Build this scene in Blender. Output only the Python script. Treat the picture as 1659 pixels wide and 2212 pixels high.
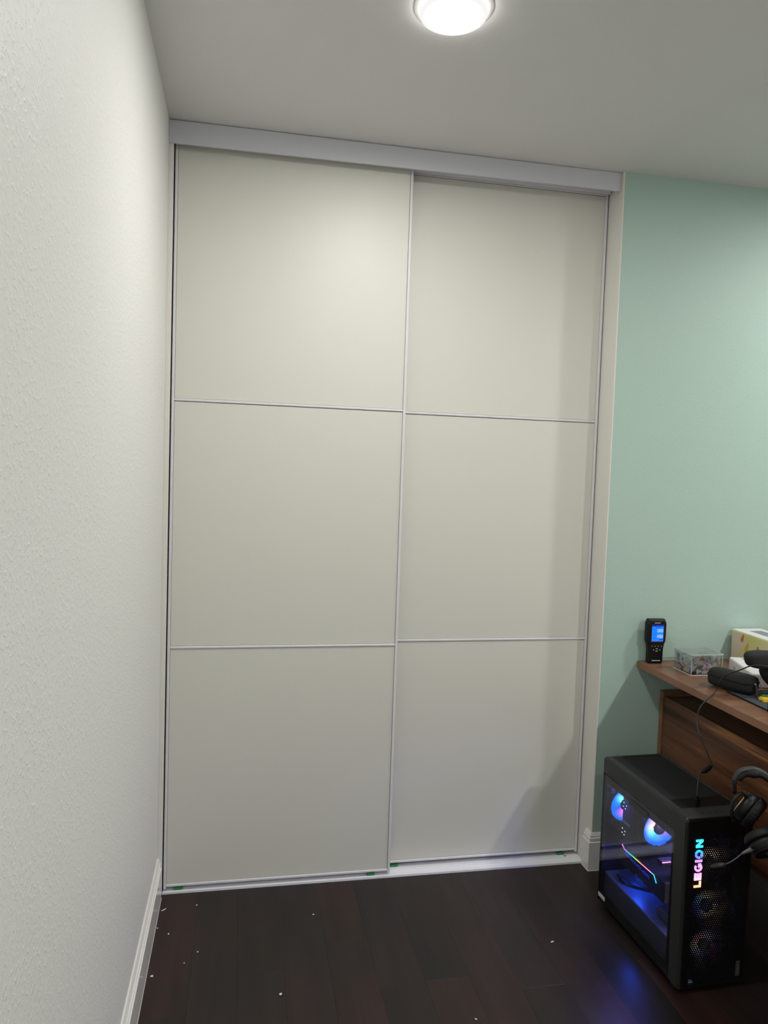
import bpy, bmesh, math, random
from mathutils import Vector, Matrix, Euler

for o in list(bpy.data.objects):
    bpy.data.objects.remove(o, do_unlink=True)
random.seed(7)
C = bpy.context.scene.collection
SC = bpy.context.scene
PI = math.pi

# ------------------------------------------------------------------ camera
cam_d = bpy.data.cameras.new('camera')
cam = bpy.data.objects.new('camera', cam_d)
C.objects.link(cam)
SC.camera = cam
cam_d.sensor_fit = 'HORIZONTAL'
cam_d.sensor_width = 36.0
cam_d.lens = 36.0 * 1571.0 / 1659.0
cam_d.clip_start = 0.02
_yaw, _pit, _rol = 0.1917, 0.0543, 0.0329
_f = Vector((math.sin(_yaw) * math.cos(_pit), math.cos(_yaw) * math.cos(_pit), -math.sin(_pit)))
_r = Vector((math.cos(_yaw), -math.sin(_yaw), 0))
_u = _r.cross(_f)
_r2 = _r * math.cos(_rol) + _u * math.sin(_rol)
_u2 = -_r * math.sin(_rol) + _u * math.cos(_rol)
cam.matrix_world = Matrix(((_r2.x, _u2.x, -_f.x, 0.2453), (_r2.y, _u2.y, -_f.y, -2.3381),
                           (_r2.z, _u2.z, -_f.z, 1.3922), (0, 0, 0, 1)))

# ------------------------------------------------------------------ world and exposure
w = bpy.data.worlds.new('world')
SC.world = w
w.use_nodes = True
w.node_tree.nodes['Background'].inputs[0].default_value = (0.6, 0.75, 1.0, 1)
w.node_tree.nodes['Background'].inputs[1].default_value = 0.02
SC.view_settings.view_transform = 'Standard'
SC.view_settings.look = 'None'
SC.view_settings.gamma = 1
SC.view_settings.use_curve_mapping = False
SC.view_settings.exposure = 0.32
LAMP_STRENGTH = 188.0
LAMP_COLOR = (1.0, 0.985, 0.955)
# lamps of the room's ceiling: x, y, factor; built by recessed_light() below
LAMPS = [(0.685, -0.70, 1.0), (2.60, -0.70, 1.5), (0.685, -2.70, 0.80), (2.60, -2.70, 3.3)]

# ------------------------------------------------------------------ materials
def mat(name, col=(0.8, 0.8, 0.8), rough=0.5, metal=0.0, bump=None, emit=None, estr=1.0, spec=0.5,
        vary=None, coat=0.0):
    m = bpy.data.materials.new(name)
    m.use_nodes = True
    nt = m.node_tree
    b = nt.nodes['Principled BSDF']
    b.inputs['Base Color'].default_value = (*col, 1)
    b.inputs['Roughness'].default_value = rough
    b.inputs['Metallic'].default_value = metal
    b.inputs['Specular IOR Level'].default_value = spec
    b.inputs['Coat Weight'].default_value = coat
    if emit:
        b.inputs['Emission Color'].default_value = (*emit, 1)
        b.inputs['Emission Strength'].default_value = estr
    tc = None
    if bump or vary:
        tc = nt.nodes.new('ShaderNodeTexCoord')
    if vary:      # (scale, amount): soft mottling of the base colour
        n = nt.nodes.new('ShaderNodeTexNoise')
        n.inputs['Scale'].default_value = vary[0]
        n.inputs['Detail'].default_value = 4
        nt.links.new(tc.outputs['Object'], n.inputs['Vector'])
        mx = nt.nodes.new('ShaderNodeMix')
        mx.data_type = 'RGBA'
        mx.inputs[6].default_value = (*[c * (1 - vary[1]) for c in col], 1)
        mx.inputs[7].default_value = (*[min(1, c * (1 + vary[1])) for c in col], 1)
        nt.links.new(n.outputs['Fac'], mx.inputs[0])
        nt.links.new(mx.outputs[2], b.inputs['Base Color'])
    if bump:      # (scale, strength, distance)
        n = nt.nodes.new('ShaderNodeTexNoise')
        n.inputs['Scale'].default_value = bump[0]
        n.inputs['Detail'].default_value = 3
        nt.links.new(tc.outputs['Object'], n.inputs['Vector'])
        bp = nt.nodes.new('ShaderNodeBump')
        bp.inputs['Strength'].default_value = bump[1]
        bp.inputs['Distance'].default_value = bump[2]
        nt.links.new(n.outputs['Fac'], bp.inputs['Height'])
        nt.links.new(bp.outputs[0], b.inputs['Normal'])
    return m

def mat_orange_peel(name, col, scale, strength, rough=0.55):
    """rolled / sprayed wall paint: flattened droplets standing off the wall"""
    m = mat(name, col, rough)
    nt = m.node_tree
    b = nt.nodes['Principled BSDF']
    tc = nt.nodes.new('ShaderNodeTexCoord')
    n = nt.nodes.new('ShaderNodeTexNoise')
    n.inputs['Scale'].default_value = scale
    n.inputs['Detail'].default_value = 2.5
    n.inputs['Roughness'].default_value = 0.55
    n.inputs['Distortion'].default_value = 0.4
    cr = nt.nodes.new('ShaderNodeValToRGB')
    cr.color_ramp.elements[0].position = 0.48
    cr.color_ramp.elements[1].position = 0.72
    cr.color_ramp.interpolation = 'EASE'
    n2 = nt.nodes.new('ShaderNodeTexNoise')
    n2.inputs['Scale'].default_value = scale * 3
    n2.inputs['Detail'].default_value = 2
    ad = nt.nodes.new('ShaderNodeMath'); ad.operation = 'MULTIPLY_ADD'
    ad.inputs[1].default_value = 0.18
    bp = nt.nodes.new('ShaderNodeBump')
    bp.inputs['Strength'].default_value = strength
    bp.inputs['Distance'].default_value = 0.0016
    nt.links.new(tc.outputs['Object'], n.inputs['Vector'])
    nt.links.new(tc.outputs['Object'], n2.inputs['Vector'])
    nt.links.new(n.outputs['Fac'], cr.inputs[0])
    nt.links.new(n2.outputs['Fac'], ad.inputs[0])
    nt.links.new(cr.outputs[0], ad.inputs[2])
    nt.links.new(ad.outputs[0], bp.inputs['Height'])
    nt.links.new(bp.outputs[0], b.inputs['Normal'])
    return m

def mat_wood(name, cols, axis=1, scale=1.0, rough=0.42, stretch=14.0, per_object=False):
    """streaked wood: noise stretched along an axis (0 x, 1 y, 2 z)"""
    m = mat(name, cols[0], rough)
    nt = m.node_tree
    b = nt.nodes['Principled BSDF']
    tc = nt.nodes.new('ShaderNodeTexCoord')
    mp = nt.nodes.new('ShaderNodeMapping')
    s = [stretch * scale] * 3
    s[axis] = 0.6 * scale
    mp.inputs['Scale'].default_value = s
    nt.links.new(tc.outputs['Object'], mp.inputs['Vector'])
    src = mp.outputs[0]
    if per_object:
        oi = nt.nodes.new('ShaderNodeObjectInfo')
        va = nt.nodes.new('ShaderNodeVectorMath'); va.operation = 'ADD'
        ms = nt.nodes.new('ShaderNodeMath'); ms.operation = 'MULTIPLY'; ms.inputs[1].default_value = 37.0
        nt.links.new(oi.outputs['Random'], ms.inputs[0])
        nt.links.new(mp.outputs[0], va.inputs[0])
        nt.links.new(ms.outputs[0], va.inputs[1])
        src = va.outputs[0]
    n = nt.nodes.new('ShaderNodeTexNoise')
    n.inputs['Scale'].default_value = 1.0
    n.inputs['Detail'].default_value = 6
    n.inputs['Roughness'].default_value = 0.62
    n.inputs['Distortion'].default_value = 0.8
    nt.links.new(src, n.inputs['Vector'])
    cr = nt.nodes.new('ShaderNodeValToRGB')
    e = cr.color_ramp.elements
    while len(e) < len(cols):
        e.new(0.5)
    for i, c in enumerate(cols):
        e[i].position = 0.3 + 0.42 * i / (len(cols) - 1)
        e[i].color = (*c, 1)
    nt.links.new(n.outputs['Fac'], cr.inputs[0])
    out = cr.outputs[0]
    if per_object:
        mx = nt.nodes.new('ShaderNodeMix'); mx.data_type = 'RGBA'; mx.blend_type = 'MULTIPLY'
        mx.inputs[0].default_value = 1.0
        c2 = nt.nodes.new('ShaderNodeValToRGB')
        e2 = c2.color_ramp.elements
        e2[0].color = (0.82, 0.92, 0.86, 1); e2[1].color = (1.30, 1.0, 0.98, 1)
        e2.new(0.5).color = (0.95, 0.97, 1.05, 1)
        nt.links.new(oi.outputs['Random'], c2.inputs[0])
        nt.links.new(out, mx.inputs[6]); nt.links.new(c2.outputs[0], mx.inputs[7])
        out = mx.outputs[2]
    if per_object:      # blotchy stain, reddish where thin
        np_ = nt.nodes.new('ShaderNodeTexNoise'); np_.inputs['Scale'].default_value = 3.2; np_.inputs['Detail'].default_value = 5
        nt.links.new(src if False else tc.outputs['Object'], np_.inputs['Vector'])
        va2 = nt.nodes.new('ShaderNodeVectorMath'); va2.operation = 'ADD'
        nt.links.new(tc.outputs['Object'], va2.inputs[0]); nt.links.new(ms.outputs[0], va2.inputs[1])
        nt.links.new(va2.outputs[0], np_.inputs['Vector'])
        c3 = nt.nodes.new('ShaderNodeValToRGB')
        c3.color_ramp.elements[0].color = (0.80, 0.88, 0.82, 1); c3.color_ramp.elements[0].position = 0.38
        c3.color_ramp.elements[1].color = (1.25, 1.0, 0.98, 1); c3.color_ramp.elements[1].position = 0.62
        m3 = nt.nodes.new('ShaderNodeMix'); m3.data_type = 'RGBA'; m3.blend_type = 'MULTIPLY'; m3.inputs[0].default_value = 1
        nt.links.new(np_.outputs['Fac'], c3.inputs[0]); nt.links.new(out, m3.inputs[6]); nt.links.new(c3.outputs[0], m3.inputs[7])
        out = m3.outputs[2]
        rg = nt.nodes.new('ShaderNodeMapRange'); rg.inputs[3].default_value = rough - 0.07; rg.inputs[4].default_value = rough + 0.10
        nt.links.new(np_.outputs['Fac'], rg.inputs[0]); nt.links.new(rg.outputs[0], b.inputs['Roughness'])
        b.inputs['Specular IOR Level'].default_value = 0.38
    nt.links.new(out, b.inputs['Base Color'])
    bp = nt.nodes.new('ShaderNodeBump')
    bp.inputs['Strength'].default_value = 0.25
    bp.inputs['Distance'].default_value = 0.0006
    nt.links.new(n.outputs['Fac'], bp.inputs['Height'])
    nt.links.new(bp.outputs[0], b.inputs['Normal'])
    return m

def mat_emit(name, col, s):
    m = bpy.data.materials.new(name)
    m.use_nodes = True
    nt = m.node_tree
    nt.nodes.remove(nt.nodes['Principled BSDF'])
    e = nt.nodes.new('ShaderNodeEmission')
    e.inputs[0].default_value = (*col, 1)
    e.inputs[1].default_value = s
    nt.links.new(e.outputs[0], nt.nodes['Material Output'].inputs[0])
    return m

def mat_ramp_emit(name, axis, lo, hi, stops, s):
    """lit strip / lettering whose LED colour runs along one object axis"""
    m = mat_emit(name, (1, 1, 1), s)
    nt = m.node_tree
    e = [n for n in nt.nodes if n.type == 'EMISSION'][0]
    tc = nt.nodes.new('ShaderNodeTexCoord')
    sp = nt.nodes.new('ShaderNodeSeparateXYZ')
    mr = nt.nodes.new('ShaderNodeMapRange')
    mr.inputs[1].default_value = lo; mr.inputs[2].default_value = hi
    cr = nt.nodes.new('ShaderNodeValToRGB')
    el = cr.color_ramp.elements
    while len(el) < len(stops):
        el.new(0.5)
    for i, (p, c) in enumerate(stops):
        el[i].position = p; el[i].color = (*c, 1)
    nt.links.new(tc.outputs['Object'], sp.inputs[0])
    nt.links.new(sp.outputs[axis], mr.inputs[0])
    nt.links.new(mr.outputs[0], cr.inputs[0])
    nt.links.new(cr.outputs[0], e.inputs[0])
    return m

def mat_fan(name, phase, stops, s, rim=(0.004, 0.05, 0.9), reach=0.75):
    """translucent fan blades lit by the LEDs around the hub: colour by angle, brighter near the hub"""
    m = mat_emit(name, (1, 1, 1), s)
    nt = m.node_tree
    e = [n for n in nt.nodes if n.type == 'EMISSION'][0]
    tc = nt.nodes.new('ShaderNodeTexCoord')
    sp = nt.nodes.new('ShaderNodeSeparateXYZ')
    nt.links.new(tc.outputs['Object'], sp.inputs[0])
    at = nt.nodes.new('ShaderNodeMath'); at.operation = 'ARCTAN2'
    nt.links.new(sp.outputs[2], at.inputs[0]); nt.links.new(sp.outputs[0], at.inputs[1])
    ma = nt.nodes.new('ShaderNodeMath'); ma.operation = 'MULTIPLY_ADD'
    ma.inputs[1].default_value = 1 / (2 * PI); ma.inputs[2].default_value = phase + 1.0
    nt.links.new(at.outputs[0], ma.inputs[0])
    fr = nt.nodes.new('ShaderNodeMath'); fr.operation = 'FRACT'
    nt.links.new(ma.outputs[0], fr.inputs[0])
    cr = nt.nodes.new('ShaderNodeValToRGB')
    el = cr.color_ramp.elements
    while len(el) < len(stops):
        el.new(0.5)
    for i, (p, c) in enumerate(stops):
        el[i].position = p; el[i].color = (*c, 1)
    nt.links.new(fr.outputs[0], cr.inputs[0])
    ln = nt.nodes.new('ShaderNodeVectorMath'); ln.operation = 'LENGTH'
    nt.links.new(tc.outputs['Object'], ln.inputs[0])
    rr = nt.nodes.new('ShaderNodeValToRGB')
    mr = nt.nodes.new('ShaderNodeMapRange')
    mr.inputs[1].default_value = 0.018; mr.inputs[2].default_value = 0.058
    nt.links.new(ln.outputs['Value'], mr.inputs[0]); nt.links.new(mr.outputs[0], rr.inputs[0])
    rr.color_ramp.elements[0].color = (1, 1, 1, 1)
    rr.color_ramp.elements[1].color = (0, 0, 0, 1)
    rr.color_ramp.elements[1].position = reach
    mx = nt.nodes.new('ShaderNodeMix'); mx.data_type = 'RGBA'
    mx.inputs[6].default_value = (*rim, 1)
    nt.links.new(rr.outputs[0], mx.inputs[0])
    nt.links.new(cr.outputs[0], mx.inputs[7])
    nt.links.new(mx.outputs[2], e.inputs[0])
    return m

def mat_glass(name, tint, refl=1.0, rough=0.0):
    """thin sheet: tinted see-through plus a Fresnel mirror reflection"""
    m = bpy.data.materials.new(name)
    m.use_nodes = True
    nt = m.node_tree
    nt.nodes.remove(nt.nodes['Principled BSDF'])
    t = nt.nodes.new('ShaderNodeBsdfTransparent'); t.inputs[0].default_value = (*tint, 1)
    g = nt.nodes.new('ShaderNodeBsdfGlossy'); g.inputs['Roughness'].default_value = rough
    fr = nt.nodes.new('ShaderNodeFresnel')
    ge = nt.nodes.new('ShaderNodeNewGeometry')
    io = nt.nodes.new('ShaderNodeMapRange')      # a face met from inside the sheet refracts back into air
    io.inputs[3].default_value = 1.5; io.inputs[4].default_value = 1 / 1.5
    nt.links.new(ge.outputs['Backfacing'], io.inputs[0]); nt.links.new(io.outputs[0], fr.inputs[0])
    ml = nt.nodes.new('ShaderNodeMath'); ml.operation = 'MULTIPLY'; ml.inputs[1].default_value = refl
    mx = nt.nodes.new('ShaderNodeMixShader')
    nt.links.new(fr.outputs[0], ml.inputs[0]); nt.links.new(ml.outputs[0], mx.inputs[0])
    nt.links.new(t.outputs[0], mx.inputs[1]); nt.links.new(g.outputs[0], mx.inputs[2])
    nt.links.new(mx.outputs[0], nt.nodes['Material Output'].inputs[0])
    return m

M = {}
M['wall'] = mat_orange_peel('wall white paint', (0.80, 0.80, 0.77), 110, 0.42)
M['teal'] = mat_orange_peel('wall sage green paint', (0.415, 0.565, 0.50), 130, 0.20)
M['ceiling'] = mat_orange_peel('ceiling paint', (0.74, 0.74, 0.73), 60, 0.10, 0.7)
M['jamb'] = mat('jamb paint', (0.76, 0.74, 0.69), 0.5, bump=(60, 0.15, 0.001))
M['trim'] = mat('gloss trim paint', (0.84, 0.83, 0.80), 0.16, bump=(90, 0.05, 0.0005))
M['panel'] = mat('door panel laminate', (0.70, 0.70, 0.635), 0.45, bump=(900, 0.06, 0.0003), vary=(0.8, 0.015))
M['frame'] = mat('door frame white aluminium', (0.74, 0.74, 0.77), 0.32)
M['header'] = mat('header board', (0.62, 0.64, 0.69), 0.4)
M['track'] = mat('white track metal', (0.88, 0.89, 0.93), 0.28)
M['green'] = mat('green guide plastic', (0.02, 0.22, 0.06), 0.4)
M['screw'] = mat('screw', (0.05, 0.05, 0.05), 0.4, metal=0.8)
M['closet'] = mat('closet interior', (0.03, 0.03, 0.035), 0.9)  # near-black colour stands in for the shade behind the doors
M['plank'] = mat_wood('floor wood', [(0.0135, 0.0090, 0.0080), (0.0195, 0.0130, 0.0116), (0.026, 0.0175, 0.0154)],
                      axis=1, scale=2.0, rough=0.34, stretch=9, per_object=True)
M['underlay'] = mat('floor underlay', (0.004, 0.0035, 0.003), 0.9)
M['crumb'] = mat('plaster crumb', (0.8, 0.78, 0.7), 0.8)
M['walnut'] = mat_wood('walnut', [(0.035, 0.013, 0.007), (0.105, 0.040, 0.018), (0.15, 0.058, 0.026), (0.44, 0.18, 0.062)], axis=1, scale=2.6,
                       rough=0.40, stretch=16)
M['walnut_top'] = mat_wood('walnut top', [(0.075, 0.034, 0.019), (0.17, 0.082, 0.046), (0.19, 0.092, 0.052), (0.30, 0.155, 0.095)], axis=0,
                           scale=4.0, rough=0.36, stretch=7)
M['walnut_edge'] = mat_wood('walnut edge', [(0.17, 0.08, 0.040), (0.22, 0.105, 0.055), (0.27, 0.135, 0.075)], axis=1,
                            scale=3.0, rough=0.38, stretch=6)
M['black'] = mat('black plastic', (0.0045, 0.0045, 0.005), 0.42, spec=0.3)
M['black_matte'] = mat('black matte', (0.007, 0.007, 0.0075), 0.7)
M['case_grey'] = mat('case grey metal', (0.027, 0.028, 0.029), 0.46, spec=0.35, bump=(700, 0.04, 0.0003))
M['tray'] = mat('case interior metal', (0.20, 0.20, 0.22), 0.45)
M['tray_dark'] = mat('case interior dark', (0.02, 0.02, 0.024), 0.5)
M['shroud'] = mat('power supply shroud', (0.10, 0.11, 0.14), 0.42)
M['rubber'] = mat('rubber', (0.01, 0.01, 0.01), 0.8)
M['silver'] = mat('silver sticker', (0.55, 0.56, 0.56), 0.4)
M['lamp_ring'] = mat('lamp trim', (0.85, 0.84, 0.80), 0.4)
M['glass'] = mat_glass('tinted case glass', (0.72, 0.73, 0.76), 0.95)
M['acrylic'] = mat_glass('clear acrylic', (0.95, 0.965, 0.96), 1.6, 0.02)
M['fabric'] = mat('black fabric', (0.008, 0.009, 0.010), 0.85, bump=(900, 0.4, 0.0005))
M['leather'] = mat('black leatherette', (0.006, 0.0065, 0.007), 0.6, spec=0.3, bump=(160, 0.3, 0.001))
M['dark_grey'] = mat('dark grey plastic', (0.006, 0.0063, 0.007), 0.45, spec=0.3)
M['gold'] = mat('gold ring', (0.8, 0.62, 0.36), 0.25, metal=1.0)
M['chrome'] = mat('chrome', (0.6, 0.6, 0.62), 0.2, metal=1.0)
M['cable'] = mat('black cable', (0.012, 0.012, 0.013), 0.4)
M['mat_blue'] = mat('desk mat cloth', (0.040, 0.052, 0.068), 0.8, bump=(1200, 0.3, 0.0004))
M['yellow'] = mat('yellow nylon', (0.90, 0.60, 0.03), 0.4)
M['green_nylon'] = mat('green nylon', (0.12, 0.38, 0.10), 0.4)
M['card'] = mat('white card', (0.74, 0.72, 0.72), 0.5)
M['card_grey'] = mat('grey card print', (0.22, 0.25, 0.29), 0.5)

# ------------------------------------------------------------------ mesh helpers
def link(o, parent=None):
    C.objects.link(o)
    if parent:
        o.parent = parent
    return o

def obj(name, bm, m, parent=None, smooth=False, loc=None, rot=None):
    me = bpy.data.meshes.new(name)
    bmesh.ops.recalc_face_normals(bm, faces=bm.faces)
    bm.to_mesh(me); bm.free()
    for mm in (m if isinstance(m, (list, tuple)) else [m]):
        me.materials.append(mm)
    if smooth:
        for p in me.polygons:
            p.use_smooth = True
    o = bpy.data.objects.new(name, me)
    if loc is not None: o.location = loc
    if rot is not None: o.rotation_euler = rot
    return link(o, parent)

def thing(name, label, cat, loc=(0, 0, 0), rotz=0.0, group=None):
    o = bpy.data.objects.new(name, None)
    o.empty_display_size = 0.05
    o.location = loc; o.rotation_euler = (0, 0, rotz)
    o['label'] = label; o['category'] = cat
    if group: o['group'] = group
    return link(o)

def tag(o, label, cat, group=None, kind=None):
    o['label'] = label; o['category'] = cat
    if group: o['group'] = group
    if kind: o['kind'] = kind
    return o

def add_box(bm, x0, x1, y0, y1, z0, z1, bev=0.0, seg=2):
    r = bmesh.ops.create_cube(bm, size=1.0)
    vs = r['verts']
    for v in vs:
        v.co = Vector(((x0 + x1) / 2 + v.co.x * (x1 - x0), (y0 + y1) / 2 + v.co.y * (y1 - y0),
                       (z0 + z1) / 2 + v.co.z * (z1 - z0)))
    if bev > 0:
        es = list({e for v in vs for e in v.link_edges})
        bmesh.ops.bevel(bm, geom=es, offset=bev, segments=seg, affect='EDGES', profile=0.5)
    return bm

def box(x0, x1, y0, y1, z0, z1, bev=0.0, seg=2):
    return add_box(bmesh.new(), x0, x1, y0, y1, z0, z1, bev, seg)

def add_prism(bm, pts, axis, a, b):
    """polygon pts (2D) extruded along an axis from a to b; the 2D axes are the two others in order"""
    def P(p, t):
        c = [0, 0, 0]; k = [i for i in range(3) if i != axis]
        c[k[0]] = p[0]; c[k[1]] = p[1]; c[axis] = t
        return c
    v0 = [bm.verts.new(P(p, a)) for p in pts]
    v1 = [bm.verts.new(P(p, b)) for p in pts]
    n = len(pts)
    bm.faces.new(v0); bm.faces.new(v1)
    for i in range(n):
        bm.faces.new((v0[i], v0[(i + 1) % n], v1[(i + 1) % n], v1[i]))
    return bm

def add_ring_frame(bm, o, i, axis, a, b):
    """rectangular frame: outer rect o=(u0,u1,v0,v1), inner rect i, extruded along axis a..b"""
    for r in ((o[0], i[0], o[2], o[3]), (i[1], o[1], o[2], o[3]), (i[0], i[1], o[2], i[2]), (i[0], i[1], i[3], o[3])):
        pts = [(r[0], r[2]), (r[1], r[2]), (r[1], r[3]), (r[0], r[3])]
        add_prism(bm, pts, axis, a, b)
    return bm

def add_lathe(bm, prof, n=48, center=(0, 0, 0), axis=2, closed=False, cap=False):
    """profile of (radius, height) turned about an axis through center"""
    rings = []
    for r, h in prof:
        ring = []
        for k in range(n):
            t = 2 * PI * k / n
            p = {2: (r * math.cos(t), r * math.sin(t), h), 1: (r * math.cos(t), h, r * math.sin(t)),
                 0: (h, r * math.cos(t), r * math.sin(t))}[axis]
            ring.append(bm.verts.new(Vector(p) + Vector(center)))
        rings.append(ring)
    m = len(rings)
    for i in range(m if closed else m - 1):
        a, b = rings[i], rings[(i + 1) % m]
        for k in range(n):
            bm.faces.new((a[k], a[(k + 1) % n], b[(k + 1) % n], b[k]))
    if cap:
        bm.faces.new(rings[0]); bm.faces.new(rings[-1])
    return bm

def catmull(pts, k=8):
    pts = [Vector(p) for p in pts]
    out = []
    for i in range(len(pts) - 1):
        p0 = pts[i - 1] if i else pts[0] * 2 - pts[1]
        p1, p2 = pts[i], pts[i + 1]
        p3 = pts[i + 2] if i + 2 < len(pts) else p2 * 2 - p1
        for j in range(k):
            t = j / k
            out.append(0.5 * ((2 * p1) + (-p0 + p2) * t + (2 * p0 - 5 * p1 + 4 * p2 - p3) * t * t
                              + (-p0 + 3 * p1 - 3 * p2 + p3) * t ** 3))
    out.append(pts[-1])
    return out

def add_tube(bm, pts, r, n=10, k=8, flat=None, smooth=True):
    """tube along points; r a number or a function of t; flat=(vector, factor) squeezes the section"""
    P = catmull(pts, k) if smooth else [Vector(p) for p in pts]
    rings = []
    up = Vector((0, 0, 1))
    prev = None
    for i, p in enumerate(P):
        d = (P[min(i + 1, len(P) - 1)] - P[max(i - 1, 0)]).normalized()
        if prev is None:
            a = d.cross(up)
            if a.length < 0.1: a = d.cross(Vector((1, 0, 0)))
        else:
            a = prev - d * prev.dot(d)
        a.normalize(); prev = a
        b = d.cross(a)
        rr = r(i / (len(P) - 1)) if callable(r) else r
        ring = []
        for q in range(n):
            t = 2 * PI * q / n
            off = a * math.cos(t) * rr + b * math.sin(t) * rr
            if flat:
                fv = Vector(flat[0]).normalized()
                off = off + fv * off.dot(fv) * (flat[1] - 1)
            ring.append(bm.verts.new(p + off))
        rings.append(ring)
    for i in range(len(rings) - 1):
        for q in range(n):
            bm.faces.new((rings[i][q], rings[i][(q + 1) % n], rings[i + 1][(q + 1) % n], rings[i + 1][q]))
    bm.faces.new(rings[0]); bm.faces.new(rings[-1])
    return bm

def text_bm(body, size, extrude, mtx, bold=0.0, align='LEFT'):
    cu = bpy.data.curves.new('lettering', 'FONT')
    cu.body = body; cu.size = size; cu.extrude = extrude; cu.offset = bold; cu.align_x = align
    cu.resolution_u = 3
    t = bpy.data.objects.new('lettering', cu)
    C.objects.link(t)
    bpy.context.view_layer.update()
    me = bpy.data.meshes.new_from_object(t.evaluated_get(bpy.context.evaluated_depsgraph_get()))
    bm = bmesh.new(); bm.from_mesh(me)
    bm.transform(mtx)
    bpy.data.objects.remove(t, do_unlink=True)
    bpy.data.curves.remove(cu)
    bpy.data.meshes.remove(me)
    return bm

# ================================================================== THE ROOM
H = 2.44
W = 1.4918          # the closet opening ends here
XR, YN = 3.55, -4.3  # right wall, rear wall
def struct(name, bm, m, label, cat, parent=None, smooth=False):
    o = obj(name, bm, m, parent, smooth)
    if parent is None:
        tag(o, label, cat, kind='structure')
    return o

struct('wall_left', box(-0.12, 0.0, YN, 0.72, 0, H), M['wall'], 'white textured wall running along the left side', 'wall')
struct('wall_back', box(W + 0.006, XR, 0.0, 0.12, 0, H), M['teal'], 'sage green painted wall to the right of the closet', 'wall')
struct('wall_right', box(XR, XR + 0.12, YN, 0.12, 0, H), M['wall'], 'white wall on the right behind the desk', 'wall')
struct('wall_front', box(-0.12, XR + 0.12, YN - 0.12, YN, 0, H), M['wall'], 'white wall behind the viewer', 'wall')
bm = box(-0.12, XR + 0.12, YN - 0.12, 0.84, H, H + 0.1)
struct('ceiling', bm, M['ceiling'], 'smooth white ceiling with round recessed lamps', 'ceiling')
# closet interior
bm = box(0.0, W + 0.12, 0.72, 0.84, 0, H)
add_box(bm, W + 0.007, W + 0.12, 0.121, 0.72, 0, H)
struct('wall_closet', bm, M['closet'], 'dark inside of the closet behind the sliding doors', 'wall')

# jamb linings
struct('trim_1', box(W, W + 0.006, -0.0005, 0.14, 0, H, 0.002), M['jamb'], 'white painted return at the right of the closet opening', 'trim')
struct('trim_2', box(0.0, 0.0132, 0.019, 0.046, 0, H - 0.004, 0.001), M['jamb'], 'slim white strip between left wall and closet door', 'trim')

# baseboards
BB = [(0, 0.133), (0.004, 0.133), (0.0085, 0.1235), (0.0085, 0.121), (0.0065, 0.120), (0.0065, 0.119), (0.0115, 0.1165),
      (0.0115, 0.110), (0.0085, 0.1075), (0.0085, 0.1045), (0.0145, 0.1025), (0.0145, 0.002), (0.0155, 0.0), (0, 0.0)]
def extrude_profile(prof, a, b, nrm, mitre_a=0, mitre_b=0):
    """baseboard from point a to b (2D), profile grows along nrm; mitres lengthen the outer edge"""
    bm = bmesh.new()
    a = Vector((*a, 0)); b = Vector((*b, 0)); nv = Vector((*nrm, 0)); d = (b - a).normalized()
    r0 = [bm.verts.new(a + nv * p + Vector((0, 0, z)) - d * p * mitre_a) for p, z in prof]
    r1 = [bm.verts.new(b + nv * p + Vector((0, 0, z)) + d * p * mitre_b) for p, z in prof]
    n = len(prof)
    bm.faces.new(r0); bm.faces.new(r1)
    for i in range(n):
        bm.faces.new((r0[i], r0[(i + 1) % n], r1[(i + 1) % n], r1[i]))
    return bm
struct('baseboard_left', extrude_profile(BB, (0.0, YN), (0.0, 0.0185), (1, 0)), M['trim'],
       'glossy white moulded baseboard along the left wall', 'baseboard')
bm = extrude_profile(BB, (W, 0.0), (XR, 0.0), (0, -1), 1, 0)
b2 = extrude_profile(BB, (W, 0.037), (W, 0.0), (-1, 0), 0, 1)
me_ = bpy.data.meshes.new('t'); b2.to_mesh(me_); b2.free(); bm.from_mesh(me_)
struct('baseboard_back', bm, M['trim'], 'white moulded baseboard under the green wall, wrapping the closet corner', 'baseboard')
struct('baseboard_right', extrude_profile(BB, (XR, 0.0), (XR, YN), (-1, 0)), M['trim'], 'white baseboard on the right wall', 'baseboard')

# ------------------------------------------------------------------ floor of planks
floor = struct('floor', box(-0.12, XR + 0.12, YN - 0.12, 0.84, -0.06, -0.0115), M['underlay'],
               'dark stained hardwood plank floor', 'floor')
PW = 0.1270
plank_mesh = {}
def plank(x0, x1, y0, y1):
    key = (round(x1 - x0, 4), round(y1 - y0, 3))
    if key not in plank_mesh:
        bm = bmesh.new()
        add_box(bm, 0.00005, key[0] - 0.00005, 0.00005, key[1] - 0.00005, -0.011, 0.0)
        es = [e for e in bm.edges if all(abs(v.co.z) < 1e-6 for v in e.verts)]
        bmesh.ops.bevel(bm, geom=es, offset=0.00022, segments=1, affect='EDGES')
        me = bpy.data.meshes.new('plank'); bm.to_mesh(me); bm.free()
        me.materials.append(M['plank'])
        plank_mesh[key] = me
    o = bpy.data.objects.new('plank', plank_mesh[key])
    o.location = (x0, y0, random.uniform(-0.00010, 0.0))
    link(o, floor)
x = 0.765 - PW * 7
rnd = random.Random(11)
LENS = (0.76, 0.92, 1.14, 1.30)
forced = {7: -0.475, 9: -0.5425, 10: -0.353}        # plank ends the photograph shows
i = 0
while x < XR - 0.01:
    a, b = max(x, 0.0), min(x + PW, XR)
    if b - a > 0.01:
        k = i
        ends = [0.13]
        y = forced.get(i, -rnd.uniform(0.1, 1.0))
        ends.append(y)
        while y > YN:
            y -= rnd.choice(LENS); ends.append(max(y, YN))
        for e0, e1 in zip(ends[:-1], ends[1:]):
            plank(a, b, e1, e0)
    x += PW; i += 1

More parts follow.
